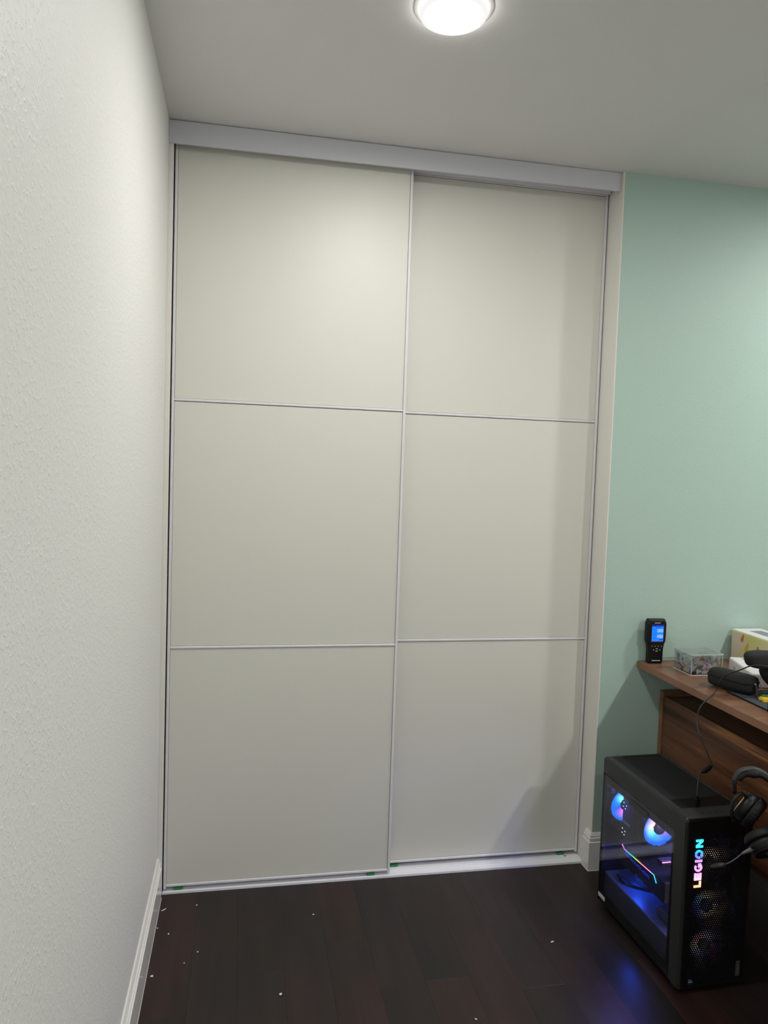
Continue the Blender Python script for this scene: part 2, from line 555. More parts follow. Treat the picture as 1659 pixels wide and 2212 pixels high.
bm = bmesh.new()      # pale scuff worn into the boards
add_prism(bm, [(1.0175, -0.012), (1.0215, -0.016), (1.0225, -0.030), (1.0205, -0.041), (1.0190, -0.060), (1.0165, -0.080), (1.0150, -0.079), (1.0165, -0.058), (1.0180, -0.040), (1.0185, -0.026)], 2, 0.00002, 0.00022)
sc_ = obj('scuff_mark', bm, mat('worn board', (0.060, 0.040, 0.034), 0.6, vary=(180, 0.6)), floor)
# ------------------------------------------------------------------ lamps in the ceiling
def recessed_light(x, y, f, label):
    t = thing('recessed_light', label, 'ceiling light', (x, y, H), 0)
    bm = add_lathe(bmesh.new(), [(0.0, 0.0), (0.0905, 0.0), (0.0908, -0.0012), (0.088, -0.0030), (0.0785, -0.0060), (0.076, -0.0085), (0.0, -0.004)], 64)
    obj('trim_ring', bm, M['lamp_ring'], t, True)
    bm = add_lathe(bmesh.new(), [(0.0668, -0.0213), (0.05, -0.0222), (0.02, -0.0230), (0.0005, -0.0231)], 64)
    obj('lens', bm, mat_emit('lamp lens', LAMP_COLOR, LAMP_STRENGTH * f), t, True)
    # the lens's frosted edge passes on a little of the light
    bm = add_lathe(bmesh.new(), [(0.0765, -0.0165), (0.0750, -0.0190), (0.0720, -0.0205), (0.0668, -0.0213)], 64)
    obj('lens_rim', bm, mat_emit('frosted lens rim', (1.0, 0.99, 0.95), 0.76), t, True)
    bm = add_lathe(bmesh.new(), [(0.0760, -0.0062), (0.0765, -0.0080), (0.0765, -0.0165)], 64)
    obj('lens_side', bm, mat_emit('frosted lens side', LAMP_COLOR, 7.0 * f), t, True)
LBL = ['round white recessed lamp glowing in the ceiling above the closet', 'round recessed lamp over the desk side of the room',
       'round recessed lamp behind the viewer by the left wall', 'round recessed lamp behind the viewer by the desk']
for (x, y, f), lb in zip(LAMPS, LBL):
    recessed_light(x, y, f, lb)

# ------------------------------------------------------------------ closet: header, tracks, doors
struct('trim_3', add_prism(bmesh.new(), [(0.0006, 2.3695), (1.4908, 2.3785), (1.4908, 2.4385), (0.0006, 2.4375)], 1, 0.0120, 0.0185), M['header'], 'pale grey header board across the top of the closet', 'trim')
tt = obj('trim_4', add_box(add_box(box(0.015, 1.488, 0.045, 0.135, 2.425, 2.4395), 0.015, 1.4885, 0.0835, 0.0865, 2.3935, 2.425),
         0.015, 1.488, 0.0455, 0.048, 2.408, 2.425), M['track'])
tag(tt, 'white upper track of the sliding closet doors, behind the header', 'door track', kind='structure')

track = thing('door_track', 'white metal floor track under the sliding closet doors', 'door track')
bm = box(0.0146, 1.4905, 0.0385, 0.135, 0.0002, 0.0030)
obj('track_base', bm, M['track'], track)
for y0, y1, z in ((0.0385, 0.0440, 0.0078), (0.0745, 0.0775, 0.0078), (0.0800, 0.0825, 0.0062), (0.128, 0.1315, 0.0078)):
    obj('track_ridge', box(0.0146, 1.4905, y0, y1, 0.0030, z, 0.0008), M['track'], track)
for gx, gy in ((0.064, 0.060), (0.7055, 0.060), (0.797, 0.104), (1.425, 0.104)):
    obj('door_guide', box(gx - 0.013, gx + 0.013, gy - 0.006, gy + 0.006, 0.003, 0.0125, 0.001), M['green'], track)['label'] = 'green plastic door guide'
obj('screw', add_lathe(bmesh.new(), [(0.0, 0.0048), (0.003, 0.0044), (0.0042, 0.0030)], 12, (1.4378, 0.089, 0)), M['screw'], track, True)

def sliding_door(name, x0, x1, y, z0, z1, rails, label):
    d = bpy.data.objects.new(name, None); link(d)
    d['kind'] = 'structure'; d['label'] = label; d['category'] = 'door'
    sw = 0.0088
    for a in (x0, x1 - sw):       # C-shaped stiles
        obj('stile', box(a, a + sw, y, y + 0.030, z0 - 0.006, z1, 0.0018, 3), M['frame'], d)
    rh = 0.0085
    lev = [z0] + list(rails) + [z1 - rh]
    for k, z in enumerate(lev):
        obj('rail', box(x0 + sw - 0.0005, x1 - sw + 0.0005, y + (0.0005 if k in (0, 3) else 0.001), y + 0.026, z, z + rh, 0.0028, 4), M['frame'], d)
    for k in range(3):            # recessed panels with their own edges
        za, zb = lev[k] + rh + 0.0006, lev[k + 1] - 0.0012
        obj('panel', box(x0 + sw + 0.0005, x1 - sw - 0.0005, y + 0.0045, y + 0.0205, za, zb, 0.0012), M['panel'], d)
    return d
sliding_door('door_1', 0.0160, 0.7712, 0.050, 0.0165, 2.418, (0.8040, 1.5965), 'left white three-panel sliding closet door, in front of the other')
sliding_door('door_2', 0.7450, 1.4875, 0.0945, 0.0185, 2.400, (0.8080, 1.5945), 'right white three-panel sliding closet door, set back behind the other')

# ------------------------------------------------------------------ crumbs on the floor
CR = [(1.1861, -0.3673, 0.0075, 0.0022, 0.3, 'long white chip on the floor left of the tower computer'),
      (0.3711, -0.4709, 0.0046, 0.0036, 0.9, 'largest white crumb on the floor, in front of the left door'),
      (0.0292, -0.3515, 0.0046, 0.0034, 0.2, 'white crumb on the floor against the left baseboard, nearest the viewer'),
      (0.4897, -0.1346, 0.0030, 0.0022, 0.4, 'small white crumb on the floor below the middle of the left door'),
      (0.1452, -0.2656, 0.0025, 0.0020, 0.0, 'tiny white crumb, upper one of the pair off the left baseboard'),
      (0.1110, -0.3086, 0.0022, 0.0019, 0.0, 'tiny white crumb, lower one of the pair off the left baseboard'),
      (0.0552, -0.1705, 0.0034, 0.0018, 1.3, 'small upright white flake on the floor near the left baseboard'),
      (0.1284, -0.0357, 0.0028, 0.0024, 0.1, 'white crumb just below the door track at the left corner'),
      (0.0291, -0.0467, 0.0100, 0.0018, 0.7, 'curved white shaving in the corner of baseboard and door track'),
      (0.0195, -0.1385, 0.0026, 0.0020, 0.5, 'white speck touching the left baseboard near the corner'),
      (0.8601, -0.6314, 0.0036, 0.0020, 2.3, 'white crumb on the floor at the bottom edge of the picture')]
for cx, cy, l, wd, a, lb in CR:
    bm = bmesh.new()
    bmesh.ops.create_icosphere(bm, subdivisions=2, radius=1.0)
    rr = random.Random(int(cx * 1e4))
    for v in bm.verts:
        s = 1 + rr.uniform(-0.22, 0.22)
        vx, vy, vz = v.co * s
        v.co = Vector((vx * l * 0.9, vy * wd + (vx * vx * wd * 0.9 if l > 0.009 else 0), (vz + 0.8) * wd * 0.6))
    o = obj('crumb', bm, M['crumb'], loc=(cx, cy, 0.0), rot=(0, 0, a))
    tag(o, lb, 'crumb', 'white crumbs on the floor')

# ================================================================== DESK
DZ = 0.753
desk = thing('desk', 'walnut desk with a thick floating top standing against the green wall', 'desk', (1.64, -0.9, 0))
def D(x0, x1, y0, y1, z0, z1, bev=0.0):   # desk-local box given in room coordinates
    return box(x0 - 1.64, x1 - 1.64, y0 + 0.9, y1 + 0.9, z0, z1, bev)
obj('desktop', D(1.6345, 2.36, -1.90, -0.003, DZ - 0.0225, DZ, 0.0008), M['walnut_top'], desk)
obj('edge_band', D(1.6333, 1.6347, -1.90, -0.003, DZ - 0.0223, DZ - 0.0006), M['walnut_edge'], desk)
CZ0, CZ1 = 0.262, 0.630
obj('side_panel', D(1.7295, 2.28, -0.024, -0.004, CZ0, CZ1 + 0.016, 0.0006), M['walnut_edge'], desk)
obj('side_panel', D(1.7295, 2.28, -1.80, -1.78, CZ0, CZ1 + 0.016, 0.0006), M['walnut_edge'], desk)
obj('cabinet_body', D(1.752, 2.27, -1.779, -0.025, CZ0 + 0.002, CZ1 - 0.004), M['walnut_edge'], desk)
obj('drawer_front', D(1.7330, 1.7510, -0.900, -0.0255, CZ0 + 0.002, CZ1, 0.0008), M['walnut'], desk)
obj('drawer_front', D(1.7330, 1.7510, -1.778, -0.903, CZ0 + 0.002, CZ1, 0.0008), M['walnut'], desk)
for sx, sy in ((2.05, -0.15), (2.20, -0.15), (2.05, -1.65), (2.20, -1.65)):
    obj('spacer_post', D(sx - 0.02, sx + 0.02, sy - 0.02, sy + 0.02, CZ1 - 0.004, DZ - 0.0225), M['black'], desk)
for sx, sy in ((1.80, -0.10), (2.22, -0.10), (1.80, -1.70), (2.22, -1.70)):
    obj('leg', D(sx - 0.02, sx + 0.02, sy - 0.02, sy + 0.02, 0.0, CZ0 + 0.002), M['black'], desk)

# ------------------------------------------------------------------ handheld meter
def meter():
    t = thing('handheld_meter', 'black handheld meter with a lit blue screen standing on the desk corner', 'meter', (1.6805, -0.032, DZ), -0.03)
    # local: front faces -y, z up
    out = [(-0.0245, 0.0), (0.0245, 0.0), (0.0275, 0.004), (0.0275, 0.050), (0.0300, 0.066), (0.0355, 0.080), (0.0365, 0.098), (0.0365, 0.143), (0.0300, 0.157),
           (-0.0300, 0.157), (-0.0365, 0.143), (-0.0365, 0.098), (-0.0355, 0.080), (-0.0300, 0.066), (-0.0275, 0.050), (-0.0275, 0.004)]
    bm = bmesh.new()
    def ring(sc, y, dz=0):
        return [bm.verts.new((p[0] * sc, y, 0.0785 + (p[1] - 0.0785) * (sc if 0 else 1 - (1 - sc) * 0.55))) for p in out]
    rs = [ring(0.86, 0.014), ring(1.0, 0.008), ring(1.0, -0.007), ring(0.86, -0.0145)]
    n = len(out)
    bm.faces.new(rs[0]); bm.faces.new(rs[-1])
    for a, b in zip(rs[:-1], rs[1:]):
        for i in range(n):
            bm.faces.new((a[i], a[(i + 1) % n], b[(i + 1) % n], b[i]))
    obj('casing', bm, M['black'], t)
    sx0, sx1, sz0, sz1 = -0.0215, 0.0215, 0.079, 0.137
    obj('bezel', box(sx0 - 0.003, sx1 + 0.003, -0.0152, -0.0143, sz0 - 0.003, sz1 + 0.003, 0.0003), M['black_matte'], t)
    s = obj('screen', box(sx0, sx1, -0.0156, -0.0150, sz0, sz1), mat_emit('screen blue', (0.012, 0.17, 1.0), 1.15), t)
    def row(name, u0, u1, v0, v1, m):
        w_, h_ = sx1 - sx0, sz1 - sz0
        obj(name, box(sx0 + u0 * w_, sx0 + u1 * w_, -0.0159, -0.0155, sz0 + v0 * h_, sz0 + v1 * h_), m, s)
    pale = mat_emit('screen pale', (0.20, 0.38, 1.0), 1.1)
    deep = mat_emit('screen deep', (0.01, 0.03, 0.45), 0.8)
    red = mat_emit('screen bottom bar', (0.25, 0.10, 0.12), 0.6)
    row('screen_row', 0.0, 1.0, 0.92, 1.0, deep)
    row('screen_row', 0.30, 0.74, 0.83, 0.87, mat_emit('screen title', (0.01, 0.06, 0.6), 0.9))
    for v in (0.71, 0.64, 0.57, 0.36, 0.29, 0.22):
        row('screen_row', 0.46, 0.98, v, v + 0.055, pale)
    for v in (0.72, 0.50, 0.37, 0.20):
        row('screen_row', 0.08, 0.36, v, v + 0.028, mat_emit('screen line', (0.008, 0.09, 0.75), 1.0))
    row('screen_row', 0.55, 0.96, 0.455, 0.52, mat_emit('screen green', (0.01, 0.32, 0.35), 0.9))
    row('screen_row', 0.46, 0.62, 0.185, 0.235, deep)
    row('screen_row', 0.66, 0.98, 0.10, 0.145, deep)
    row('screen_row', 0.0, 1.0, 0.0, 0.03, red)
    wm = mat('key print', (0.62, 0.62, 0.60), 0.5)
    pr = lambda x0, x1, z0, z1, name='key': obj(name, box(x0, x1, -0.0149, -0.0143, z0, z1, 0.0002), wm, t)
    for k, xx in enumerate((-0.0185, -0.0065, 0.005, 0.017)):
        obj('key', box(xx - 0.0018, xx + 0.0018, -0.0150, -0.0143, 0.0610, 0.0640, 0.0003), mat('key amber', (0.42, 0.30, 0.20), 0.5), t)
    pr(-0.0035, 0.0035, 0.0520, 0.0545); pr(-0.0035, 0.0035, 0.0440, 0.0465)
    for s_ in (-1, 1):
        b = bmesh.new(); add_prism(b, [(s_ * 0.0145, 0.0492), (s_ * 0.0105, 0.0470), (s_ * 0.0105, 0.0514)], 1, -0.0149, -0.0143)
        obj('key', b, wm, t)
    # small illegible print above the screen and at the foot
    b = bmesh.new(); xx = -0.012
    for wd in (0.003, 0.0022, 0.003, 0.0012, 0.0026, 0.0028, 0.0024):
        add_box(b, xx, xx + wd, -0.0150, -0.0143, 0.1435, 0.1460); xx += wd + 0.0007
    obj('print', b, wm, t)
    b = bmesh.new(); xx = -0.0165
    for wd in (0.0028, 0.0030, 0.0026, 0.0030, 0.0028, 0.0030, 0.0026, 0.0028, 0.003):
        add_box(b, xx, xx + wd, -0.0150, -0.0143, 0.0100, 0.0130); xx += wd + 0.0007
    obj('print', b, wm, t)
meter()

# ------------------------------------------------------------------ acrylic box lined with flowered paper
def floral():
    m = mat('flowered paper', (0.6, 0.62, 0.58), 0.6)
    nt = m.node_tree; b = nt.nodes['Principled BSDF']
    tc = nt.nodes.new('ShaderNodeTexCoord')
    n = nt.nodes.new('ShaderNodeTexNoise'); n.inputs['Scale'].default_value = 80; n.inputs['Detail'].default_value = 2.0
    n.inputs['Distortion'].default_value = 1.2
    v = nt.nodes.new('ShaderNodeTexVoronoi'); v.inputs['Scale'].default_value = 100
    cr = nt.nodes.new('ShaderNodeValToRGB'); cr.color_ramp.interpolation = 'CONSTANT'
    cols = [(0.0, (0.04, 0.07, 0.25)), (0.16, (0.45, 0.12, 0.10)), (0.30, (0.10, 0.24, 0.24)), (0.42, (0.55, 0.53, 0.50)),
            (0.55, (0.20, 0.34, 0.36)), (0.66, (0.60, 0.30, 0.10)), (0.76, (0.30, 0.16, 0.36)), (0.86, (0.50, 0.52, 0.50))]
    e = cr.color_ramp.elements
    while len(e) < len(cols): e.new(0.5)
    for i, (p, c) in enumerate(cols):
        e[i].position = p; e[i].color = (*c, 1)
    sp = nt.nodes.new('ShaderNodeSeparateColor')
    nt.links.new(tc.outputs['Object'], n.inputs['Vector']); nt.links.new(tc.outputs['Object'], v.inputs['Vector'])
    nt.links.new(v.outputs['Color'], sp.inputs[0]); nt.links.new(sp.outputs[0], cr.inputs[0])
    st = nt.nodes.new('ShaderNodeMath'); st.operation = 'GREATER_THAN'; st.inputs[1].default_value = 0.50
    nt.links.new(n.outputs['Fac'], st.inputs[0])
    mx = nt.nodes.new('ShaderNodeMix'); mx.data_type = 'RGBA'
    mx.inputs[6].default_value = (0.40, 0.46, 0.45, 1)
    nt.links.new(st.outputs[0], mx.inputs[0]); nt.links.new(cr.outputs[0], mx.inputs[7])
    nt.links.new(mx.outputs[2], b.inputs['Base Color'])
    # leaves between the flowers are cut clear: the print is on a see-through film
    n2 = nt.nodes.new('ShaderNodeTexNoise'); n2.inputs['Scale'].default_value = 34; n2.inputs['Detail'].default_value = 1
    nt.links.new(tc.outputs['Object'], n2.inputs['Vector'])
    g = nt.nodes.new('ShaderNodeMath'); g.operation = 'GREATER_THAN'; g.inputs[1].default_value = 0.44
    nt.links.new(n2.outputs['Fac'], g.inputs[0]); nt.links.new(g.outputs[0], b.inputs['Alpha'])
    return m
ab = thing('acrylic_box', 'clear acrylic box with a lid and colourful flowered film inside, beside the meter', 'box', (1.7135, -0.2, DZ))
AW, AD, AH = 0.115, 0.099, 0.0725
t_ = 0.003
bm = box(0, AW, 0, AD, 0, t_)
obj('base', bm, M['acrylic'], ab)
for r in ((0, AW, 0, t_), (0, AW, AD - t_, AD)):
    obj('side_wall', box(r[0], r[1], r[2], r[3], t_, AH - 0.006, 0.0004), M['acrylic'], ab)
for r in ((0, t_), (AW - t_, AW)):
    obj('side_wall', box(r[0], r[1], t_, AD - t_, t_, AH - 0.006, 0.0004), M['acrylic'], ab)
obj('lid', box(-0.001, AW + 0.001, -0.001, AD + 0.001, AH - 0.0055, AH, 0.001), M['acrylic'], ab)
obj('lid_rim', add_ring_frame(bmesh.new(), (-0.0016, AW + 0.0016, -0.0016, AD + 0.0016), (0.0006, AW - 0.0006, 0.0006, AD - 0.0006), 2, AH - 0.0052, AH - 0.0012),
    mat('acrylic edge', (0.50, 0.54, 0.53), 0.12), ab)['label'] = 'bright polished lid edge'
obj('bottom_rim', add_ring_frame(bmesh.new(), (-0.0006, AW + 0.0006, -0.0006, AD + 0.0006), (0.0015, AW - 0.0015, 0.0015, AD - 0.0015), 2, 0.0002, 0.0020),
    mat('acrylic edge low', (0.70, 0.72, 0.71), 0.12), ab)
for cx_ in (0.0, AW - 0.002):
    obj('corner_edge', box(cx_, cx_ + 0.0014, -0.0005, 0.0012, 0.003, AH - 0.009), bpy.data.materials['acrylic edge'], ab)
fl = floral()
fb = bmesh.new()
add_box(fb, 0.005, AW - 0.005, 0.006, 0.0064, 0.004, AH - 0.010)
add_box(fb, 0.005, AW - 0.005, AD - 0.006, AD - 0.0056, 0.004, AH - 0.016)
add_box(fb, 0.005, 0.0054, 0.007, AD - 0.007, 0.004, AH - 0.018)
add_box(fb, AW - 0.0054, AW - 0.005, 0.007, AD - 0.007, 0.004, AH - 0.012)
obj('flowered_film', fb, fl, ab)
obj('contents', box(0.016, AW - 0.014, 0.020, AD - 0.02, 0.0032, 0.030, 0.004), mat('paper bundle', (0.20, 0.15, 0.13), 0.7, vary=(60, 0.5)), ab)

# ------------------------------------------------------------------ yellow box with leaves
yb = thing('printed_box', 'tall yellow and white box printed with orange leaves, against the green wall', 'box', (1.999, -0.012, DZ))
YH = 0.1130
ym = mat('yellow watercolour card', (0.70, 0.64, 0.34), 0.5)
nt = ym.node_tree; b_ = nt.nodes['Principled BSDF']
tc = nt.nodes.new('ShaderNodeTexCoord'); n_ = nt.nodes.new('ShaderNodeTexNoise'); n_.inputs['Scale'].default_value = 16
cr = nt.nodes.new('ShaderNodeValToRGB'); cr.color_ramp.elements[0].color = (0.68, 0.56, 0.46, 1); cr.color_ramp.elements[1].color = (0.62, 0.60, 0.16, 1)
cr.color_ramp.elements[0].position = 0.42; cr.color_ramp.elements[1].position = 0.66
nt.links.new(tc.outputs['Object'], n_.inputs['Vector']); nt.links.new(n_.outputs['Fac'], cr.inputs[0]); nt.links.new(cr.outputs[0], b_.inputs['Base Color'])
obj('carton', box(0, 0.115, -0.36, 0, 0, YH, 0.0008), ym, yb)
bm = bmesh.new()
add_ring_frame(bm, (0.0005, 0.1145, -0.3595, -0.0005), (0.040, 0.090, -0.20, -0.035), 2, YH, YH + 0.0012)
obj('top_flap', bm, M['card'], yb)
obj('window', box(0.041, 0.089, -0.199, -0.036, YH, YH + 0.0005), M['card_grey'], yb)
def leaf(y, z, l, a, m, parent):
    bm = bmesh.new()
    N = 14
    pts = []
    for k in range(N):
        t = 2 * PI * k / N
        u = math.cos(t) * l; v = math.sin(t) * l * 0.42 * (1 - 0.45 * math.cos(t))
        pts.append((y + u * math.cos(a) - v * math.sin(a), z + u * math.sin(a) + v * math.cos(a)))
    add_prism(bm, pts, 0, -0.0006, 0.0)
    return obj('leaf_print', bm, m, parent)
lo = mat('leaf orange', (0.55, 0.17, 0.02), 0.5, vary=(140, 0.5)); ly = mat('leaf gold', (0.62, 0.42, 0.03), 0.5, vary=(120, 0.5))
leaf(-0.058, 0.0925, 0.016, 1.9, lo, yb)
leaf(-0.083, 0.0640, 0.020, 1.85, ly, yb)
leaf(-0.140, 0.0560, 0.026, 1.45, lo, yb)
obj('top_edge', box(-0.0008, 0.0012, -0.36, 0, YH - 0.006, YH + 0.0004, 0.0003), mat('pale yellow edge', (0.78, 0.76, 0.42), 0.5), yb)

# ------------------------------------------------------------------ white box
wb = thing('tissue_box', 'low white box with a round finger hole, in front of the yellow box', 'box', (1.8965, -0.140, DZ), -0.325)
WH = 0.0465
obj('carton', box(0, 0.084, -0.215, 0, 0, WH, 0.006, 4), M['card'], wb)
bm = bmesh.new(); N = 18
add_prism(bm, [(0.046 + 0.019 * math.cos(2 * PI * k / N), -0.085 + 0.033 * math.sin(2 * PI * k / N)) for k in range(N)], 2, WH, WH + 0.0006)
obj('opening', bm, M['card_grey'], wb)
bm = bmesh.new()
for k, (a, b) in enumerate(((-0.020, 0.004), (-0.026, 0.003), (-0.031, 0.005), (-0.037, 0.003))):
    add_box(bm, 0.034, 0.034 + 0.016 + (k % 2) * 0.008, a, a + b * 0.7, WH, WH + 0.0004)
obj('print', bm, mat('grey blue print', (0.25, 0.28, 0.36), 0.5), wb)
bm = bmesh.new()
add_prism(bm, [(-0.060 + 0.013 * math.cos(2 * PI * k / N), 0.018 + 0.011 * math.sin(2 * PI * k / N)) for k in range(N)], 0, -0.0006, 0.0)
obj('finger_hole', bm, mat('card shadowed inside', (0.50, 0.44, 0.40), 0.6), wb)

# ------------------------------------------------------------------ black zip case
def rounded_case():
    t = thing('zip_case', 'long black fabric case with a zip, lying on the desk before the acrylic box', 'case', (1.748, -0.362, DZ + 0.0036), math.radians(-68))
    L, Wd, Hh = 0.075, 0.035, 0.0560
    bm = bmesh.new()
    N, K = 28, 18
    rings = []
    for i in range(K + 1):
        s = -1 + 2 * i / K
        f = (1 - abs(s) ** 5.0) ** (1 / 2.6) if abs(s) < 1 else 0.0
        f = 0.30 + 0.70 * f
        ring = []
        for k in range(N):
            a = 2 * PI * k / N
            c, sn = math.cos(a), math.sin(a)
            r = 1 / (abs(c) ** 3.2 + abs(sn) ** 3.2) ** (1 / 3.2)
            ring.append(bm.verts.new((s * L, c * r * Wd * f, Hh / 2 + sn * r * Hh / 2 * (0.45 + 0.55 * f))))
        rings.append(ring)
    for a, b in zip(rings[:-1], rings[1:]):
        for k in range(N):
            bm.faces.new((a[k], a[(k + 1) % N], b[(k + 1) % N], b[k]))
    bm.faces.new(rings[0]); bm.faces.new(rings[-1])
    zmin = min(v.co.z for v in bm.verts)
    obj('shell', bm, M['fabric'], t, True)
    # zip seam round the case
    bm = bmesh.new(); pts = []
    for k in range(41):
        a = 2 * PI * k / 40
        c, sn = math.cos(a), math.sin(a)
        r = 1 / (abs(c) ** 5 + abs(sn) ** 5) ** 0.2
        pts.append((c * r * (L - 0.001), sn * r * (Wd + 0.0006) * (1 - 0.15 * abs(c) ** 8), Hh * 0.64))
    add_tube(bm, pts, 0.0016, 6, 2)
    zs = obj('zip_seam', bm, M['black'], t, True)
    bm = box(L - 0.001, L + 0.006, -0.012, -0.004, Hh * 0.60, Hh * 0.70, 0.001)
    obj('zip_slider', bm, M['chrome'], zs)
    bm = bmesh.new()
    add_tube(bm, [(L + 0.004, -0.011, Hh * 0.62), (L + 0.011, -0.016, Hh * 0.40), (L + 0.014, -0.021, Hh * 0.10), (L + 0.013, -0.014, Hh * 0.08), (L + 0.008, -0.009, Hh * 0.38), (L + 0.004, -0.008, Hh * 0.62)], 0.0024, 6, 5)
    obj('zip_pull', bm, M['cable'], zs, True)
    bm = bmesh.new()
    add_tube(bm, [(L + 0.002, 0.010, Hh * 0.66), (L + 0.008, 0.012, Hh * 0.52), (L + 0.009, 0.012, Hh * 0.30)], 0.0014, 6, 4)
    obj('zip_chain', bm, M['chrome'], zs, True)
rounded_case()

# ------------------------------------------------------------------ black padded holder
def padded_pouch():
    t = thing('camera_pouch', 'puffy black padded pouch with a folded-up flap and dark open mouth, behind the zip case', 'pouch', (1.915, -0.447, DZ + 0.0036))
    bm = bmesh.new()
    bmesh.ops.create_icosphere(bm, subdivisions=5, radius=1.0)
    for v in bm.verts:
        x, y, z = v.co
        r = 1 / (abs(x) ** 3 + abs(y) ** 3 + abs(z) ** 3) ** (1 / 3)
        x, y, z = x * r, y * r, z * r
        # open mouth pressed into the near face
        d = math.exp(-((x - 0.25) ** 2 / 0.22 + (z + 0.15) ** 2 / 0.14)) if y < 0 else 0
        y = y + 0.75 * d
        fold = 0.05 * math.sin(5 * x + 3 * z)
        zz = 0.0525 + z * 0.052
        v.co = Vector((x * 0.074 * (1 + fold) - zz * 0.72 * max(0.0, 0.6 - 0.4 * x), y * 0.060, zz))
    obj('body', bm, M['fabric'], t, True)
    bm = bmesh.new()
    bmesh.ops.create_icosphere(bm, subdivisions=4, radius=1.0)
    for v in bm.verts:
        x, y, z = v.co
        r = 1 / (abs(x) ** 3.5 + abs(y) ** 3.5 + abs(z) ** 3.5) ** (1 / 3.5)
        x, y, z = x * r, y * r, z * r
        v.co = Vector((x * 0.105 - 0.091 + z * -0.008, y * 0.026 - 0.006 + 0.014 * math.cos(x * 1.6), 0.112 + z * 0.025 * (1 - 0.15 * x) - x * 0.004))
    obj('flap', bm, M['fabric'], t, True)
    obj('buckle', box(-0.062, -0.056, -0.0600, -0.050, 0.022, 0.037, 0.002), M['chrome'], t)
padded_pouch()

# ------------------------------------------------------------------ mat, ties, bracket
o = obj('desk_mat', box(0, 0.42, -0.173, 0, 0, 0.0030, 0.0008), M['mat_blue'], loc=(1.716, -0.382, DZ))
tag(o, 'dark blue-grey desk mat with a black rim under the case and pouch', 'desk mat')
bm = add_ring_frame(bmesh.new(), (-0.0015, 0.4215, -0.1745, 0.0015), (0.002, 0.418, -0.171, -0.002), 2, 0.0002, 0.0036)
obj('stitched_rim', bm, M['black'], o)
def ties(name, m, x0, y0, ang, n, label, ln):
    t = thing(name, label, 'cable ties', (x0, y0, DZ + 0.0031), ang)
    rr = random.Random(n)
    for k in range(n):
        yy = (k - n / 2) * 0.0026; a = rr.uniform(-0.05, 0.05); zz = 0.0022 + (k % 3) * 0.0030
        st = rr.uniform(-0.004, 0.006)
        bm = bmesh.new()
        add_tube(bm, [(st, yy + a * 0.02, zz), (0.03, yy, zz), (ln, yy + a * 0.05, zz)], 0.0016, 6, 4, flat=((0, 0, 1), 0.7))
        obj('tie', bm, m, t, True)
ties('cable_tie_bundle', M['yellow'], 1.757, -0.473, -0.42, 14, 'bundle of yellow nylon ties on the desk mat', 0.078)
ties('cable_tie_bundle', M['green_nylon'], 1.783, -0.449, -0.42, 8, 'bundle of green nylon ties behind the yellow ones', 0.050)
o = obj('stand_foot', add_box(box(0, 0.010, -0.004, 0.004, 0, 0.040, 0.001), 0, 0.060, -0.004, 0.004, 0, 0.006, 0.001), M['black'], loc=(1.7105, -0.566, DZ))
tag(o, 'thin black upright foot beside the near corner of the desk mat', 'stand')

# ================================================================== TOWER COMPUTER
T = thing('tower_computer', 'black and grey tower computer with a glass side and lit fans, on the floor', 'computer', (1.4315, -0.628, 0.0), math.radians(1.4))
TW, TD, TH, TF = 0.208, 0.437, 0.490, 0.012        # width, depth, height, foot height
# shell panels
obj('side_panel', box(TW - 0.004, TW, 0.006, TD, TF, TH - 0.004, 0.001), M['black'], T)
obj('bottom_panel', box(0.004, TW - 0.004, 0.004, TD - 0.004, TF, TF + 0.006), M['black'], T)
obj('back_panel', box(0.002, TW - 0.004, TD - 0.004, TD, TF, TH - 0.006), M['black'], T)
# grey hoop: column at the front left and band along the top left, one bent sheet
bm = bmesh.new()
hoop = [(0.0, TF + 0.002), (0.046, TF + 0.002), (0.046, 0.428), (0.062, 0.441), (TD - 0.001, 0.436), (TD - 0.001, TH - 0.010), (TD - 0.008, TH), (0.010, TH), (0.003, TH - 0.003), (0.0, TH - 0.010)]
add_prism(bm, hoop, 0, 0.0, 0.0085)
es = [e for e in bm.edges if all(abs(v.co.x) < 1e-6 for v in e.verts)]
bmesh.ops.bevel(bm, geom=es, offset=0.0035, segments=3, affect='EDGES')
obj('hoop_frame', bm, M['case_grey'], T)['label'] = 'grey metal hoop round the glass'
# top: grey rails either side, mesh vent, glossy strip, port strip
bm = box(0.0080, 0.0265, 0.004, TD - 0.001, TH - 0.006, TH - 0.0002, 0.0012)
add_box(bm, TW - 0.009, TW, 0.004, TD - 0.001, TH - 0.010, TH - 0.0002, 0.002)
add_box(bm, 0.0265, TW - 0.009, TD - 0.010, TD - 0.001, TH - 0.006, TH - 0.0002, 0.001)
obj('top_rail', bm, M['case_grey'], T)
obj('port_strip', box(0.0265, TW - 0.009, 0.004, 0.062, TH - 0.006, TH - 0.0004, 0.0012), M['case_grey'], T)
obj('gloss_strip', box(0.0265, TW - 0.009, 0.062, 0.118, TH - 0.006, TH - 0.0016), M['black'], T)
vm = mat('fine mesh vent', (0.010, 0.0105, 0.012), 0.65, spec=0.3)
nt = vm.node_tree; b_ = nt.nodes['Principled BSDF']
tc = nt.nodes.new('ShaderNodeTexCoord'); vo = nt.nodes.new('ShaderNodeTexVoronoi'); vo.inputs['Scale'].default_value = 420; vo.inputs['Randomness'].default_value = 0
bp = nt.nodes.new('ShaderNodeBump'); bp.inputs['Strength'].default_value = 0.7; bp.inputs['Distance'].default_value = 0.0008
nt.links.new(tc.outputs['Object'], vo.inputs['Vector']); nt.links.new(vo.outputs['Distance'], bp.inputs['Height']); nt.links.new(bp.outputs[0], b_.inputs['Normal'])
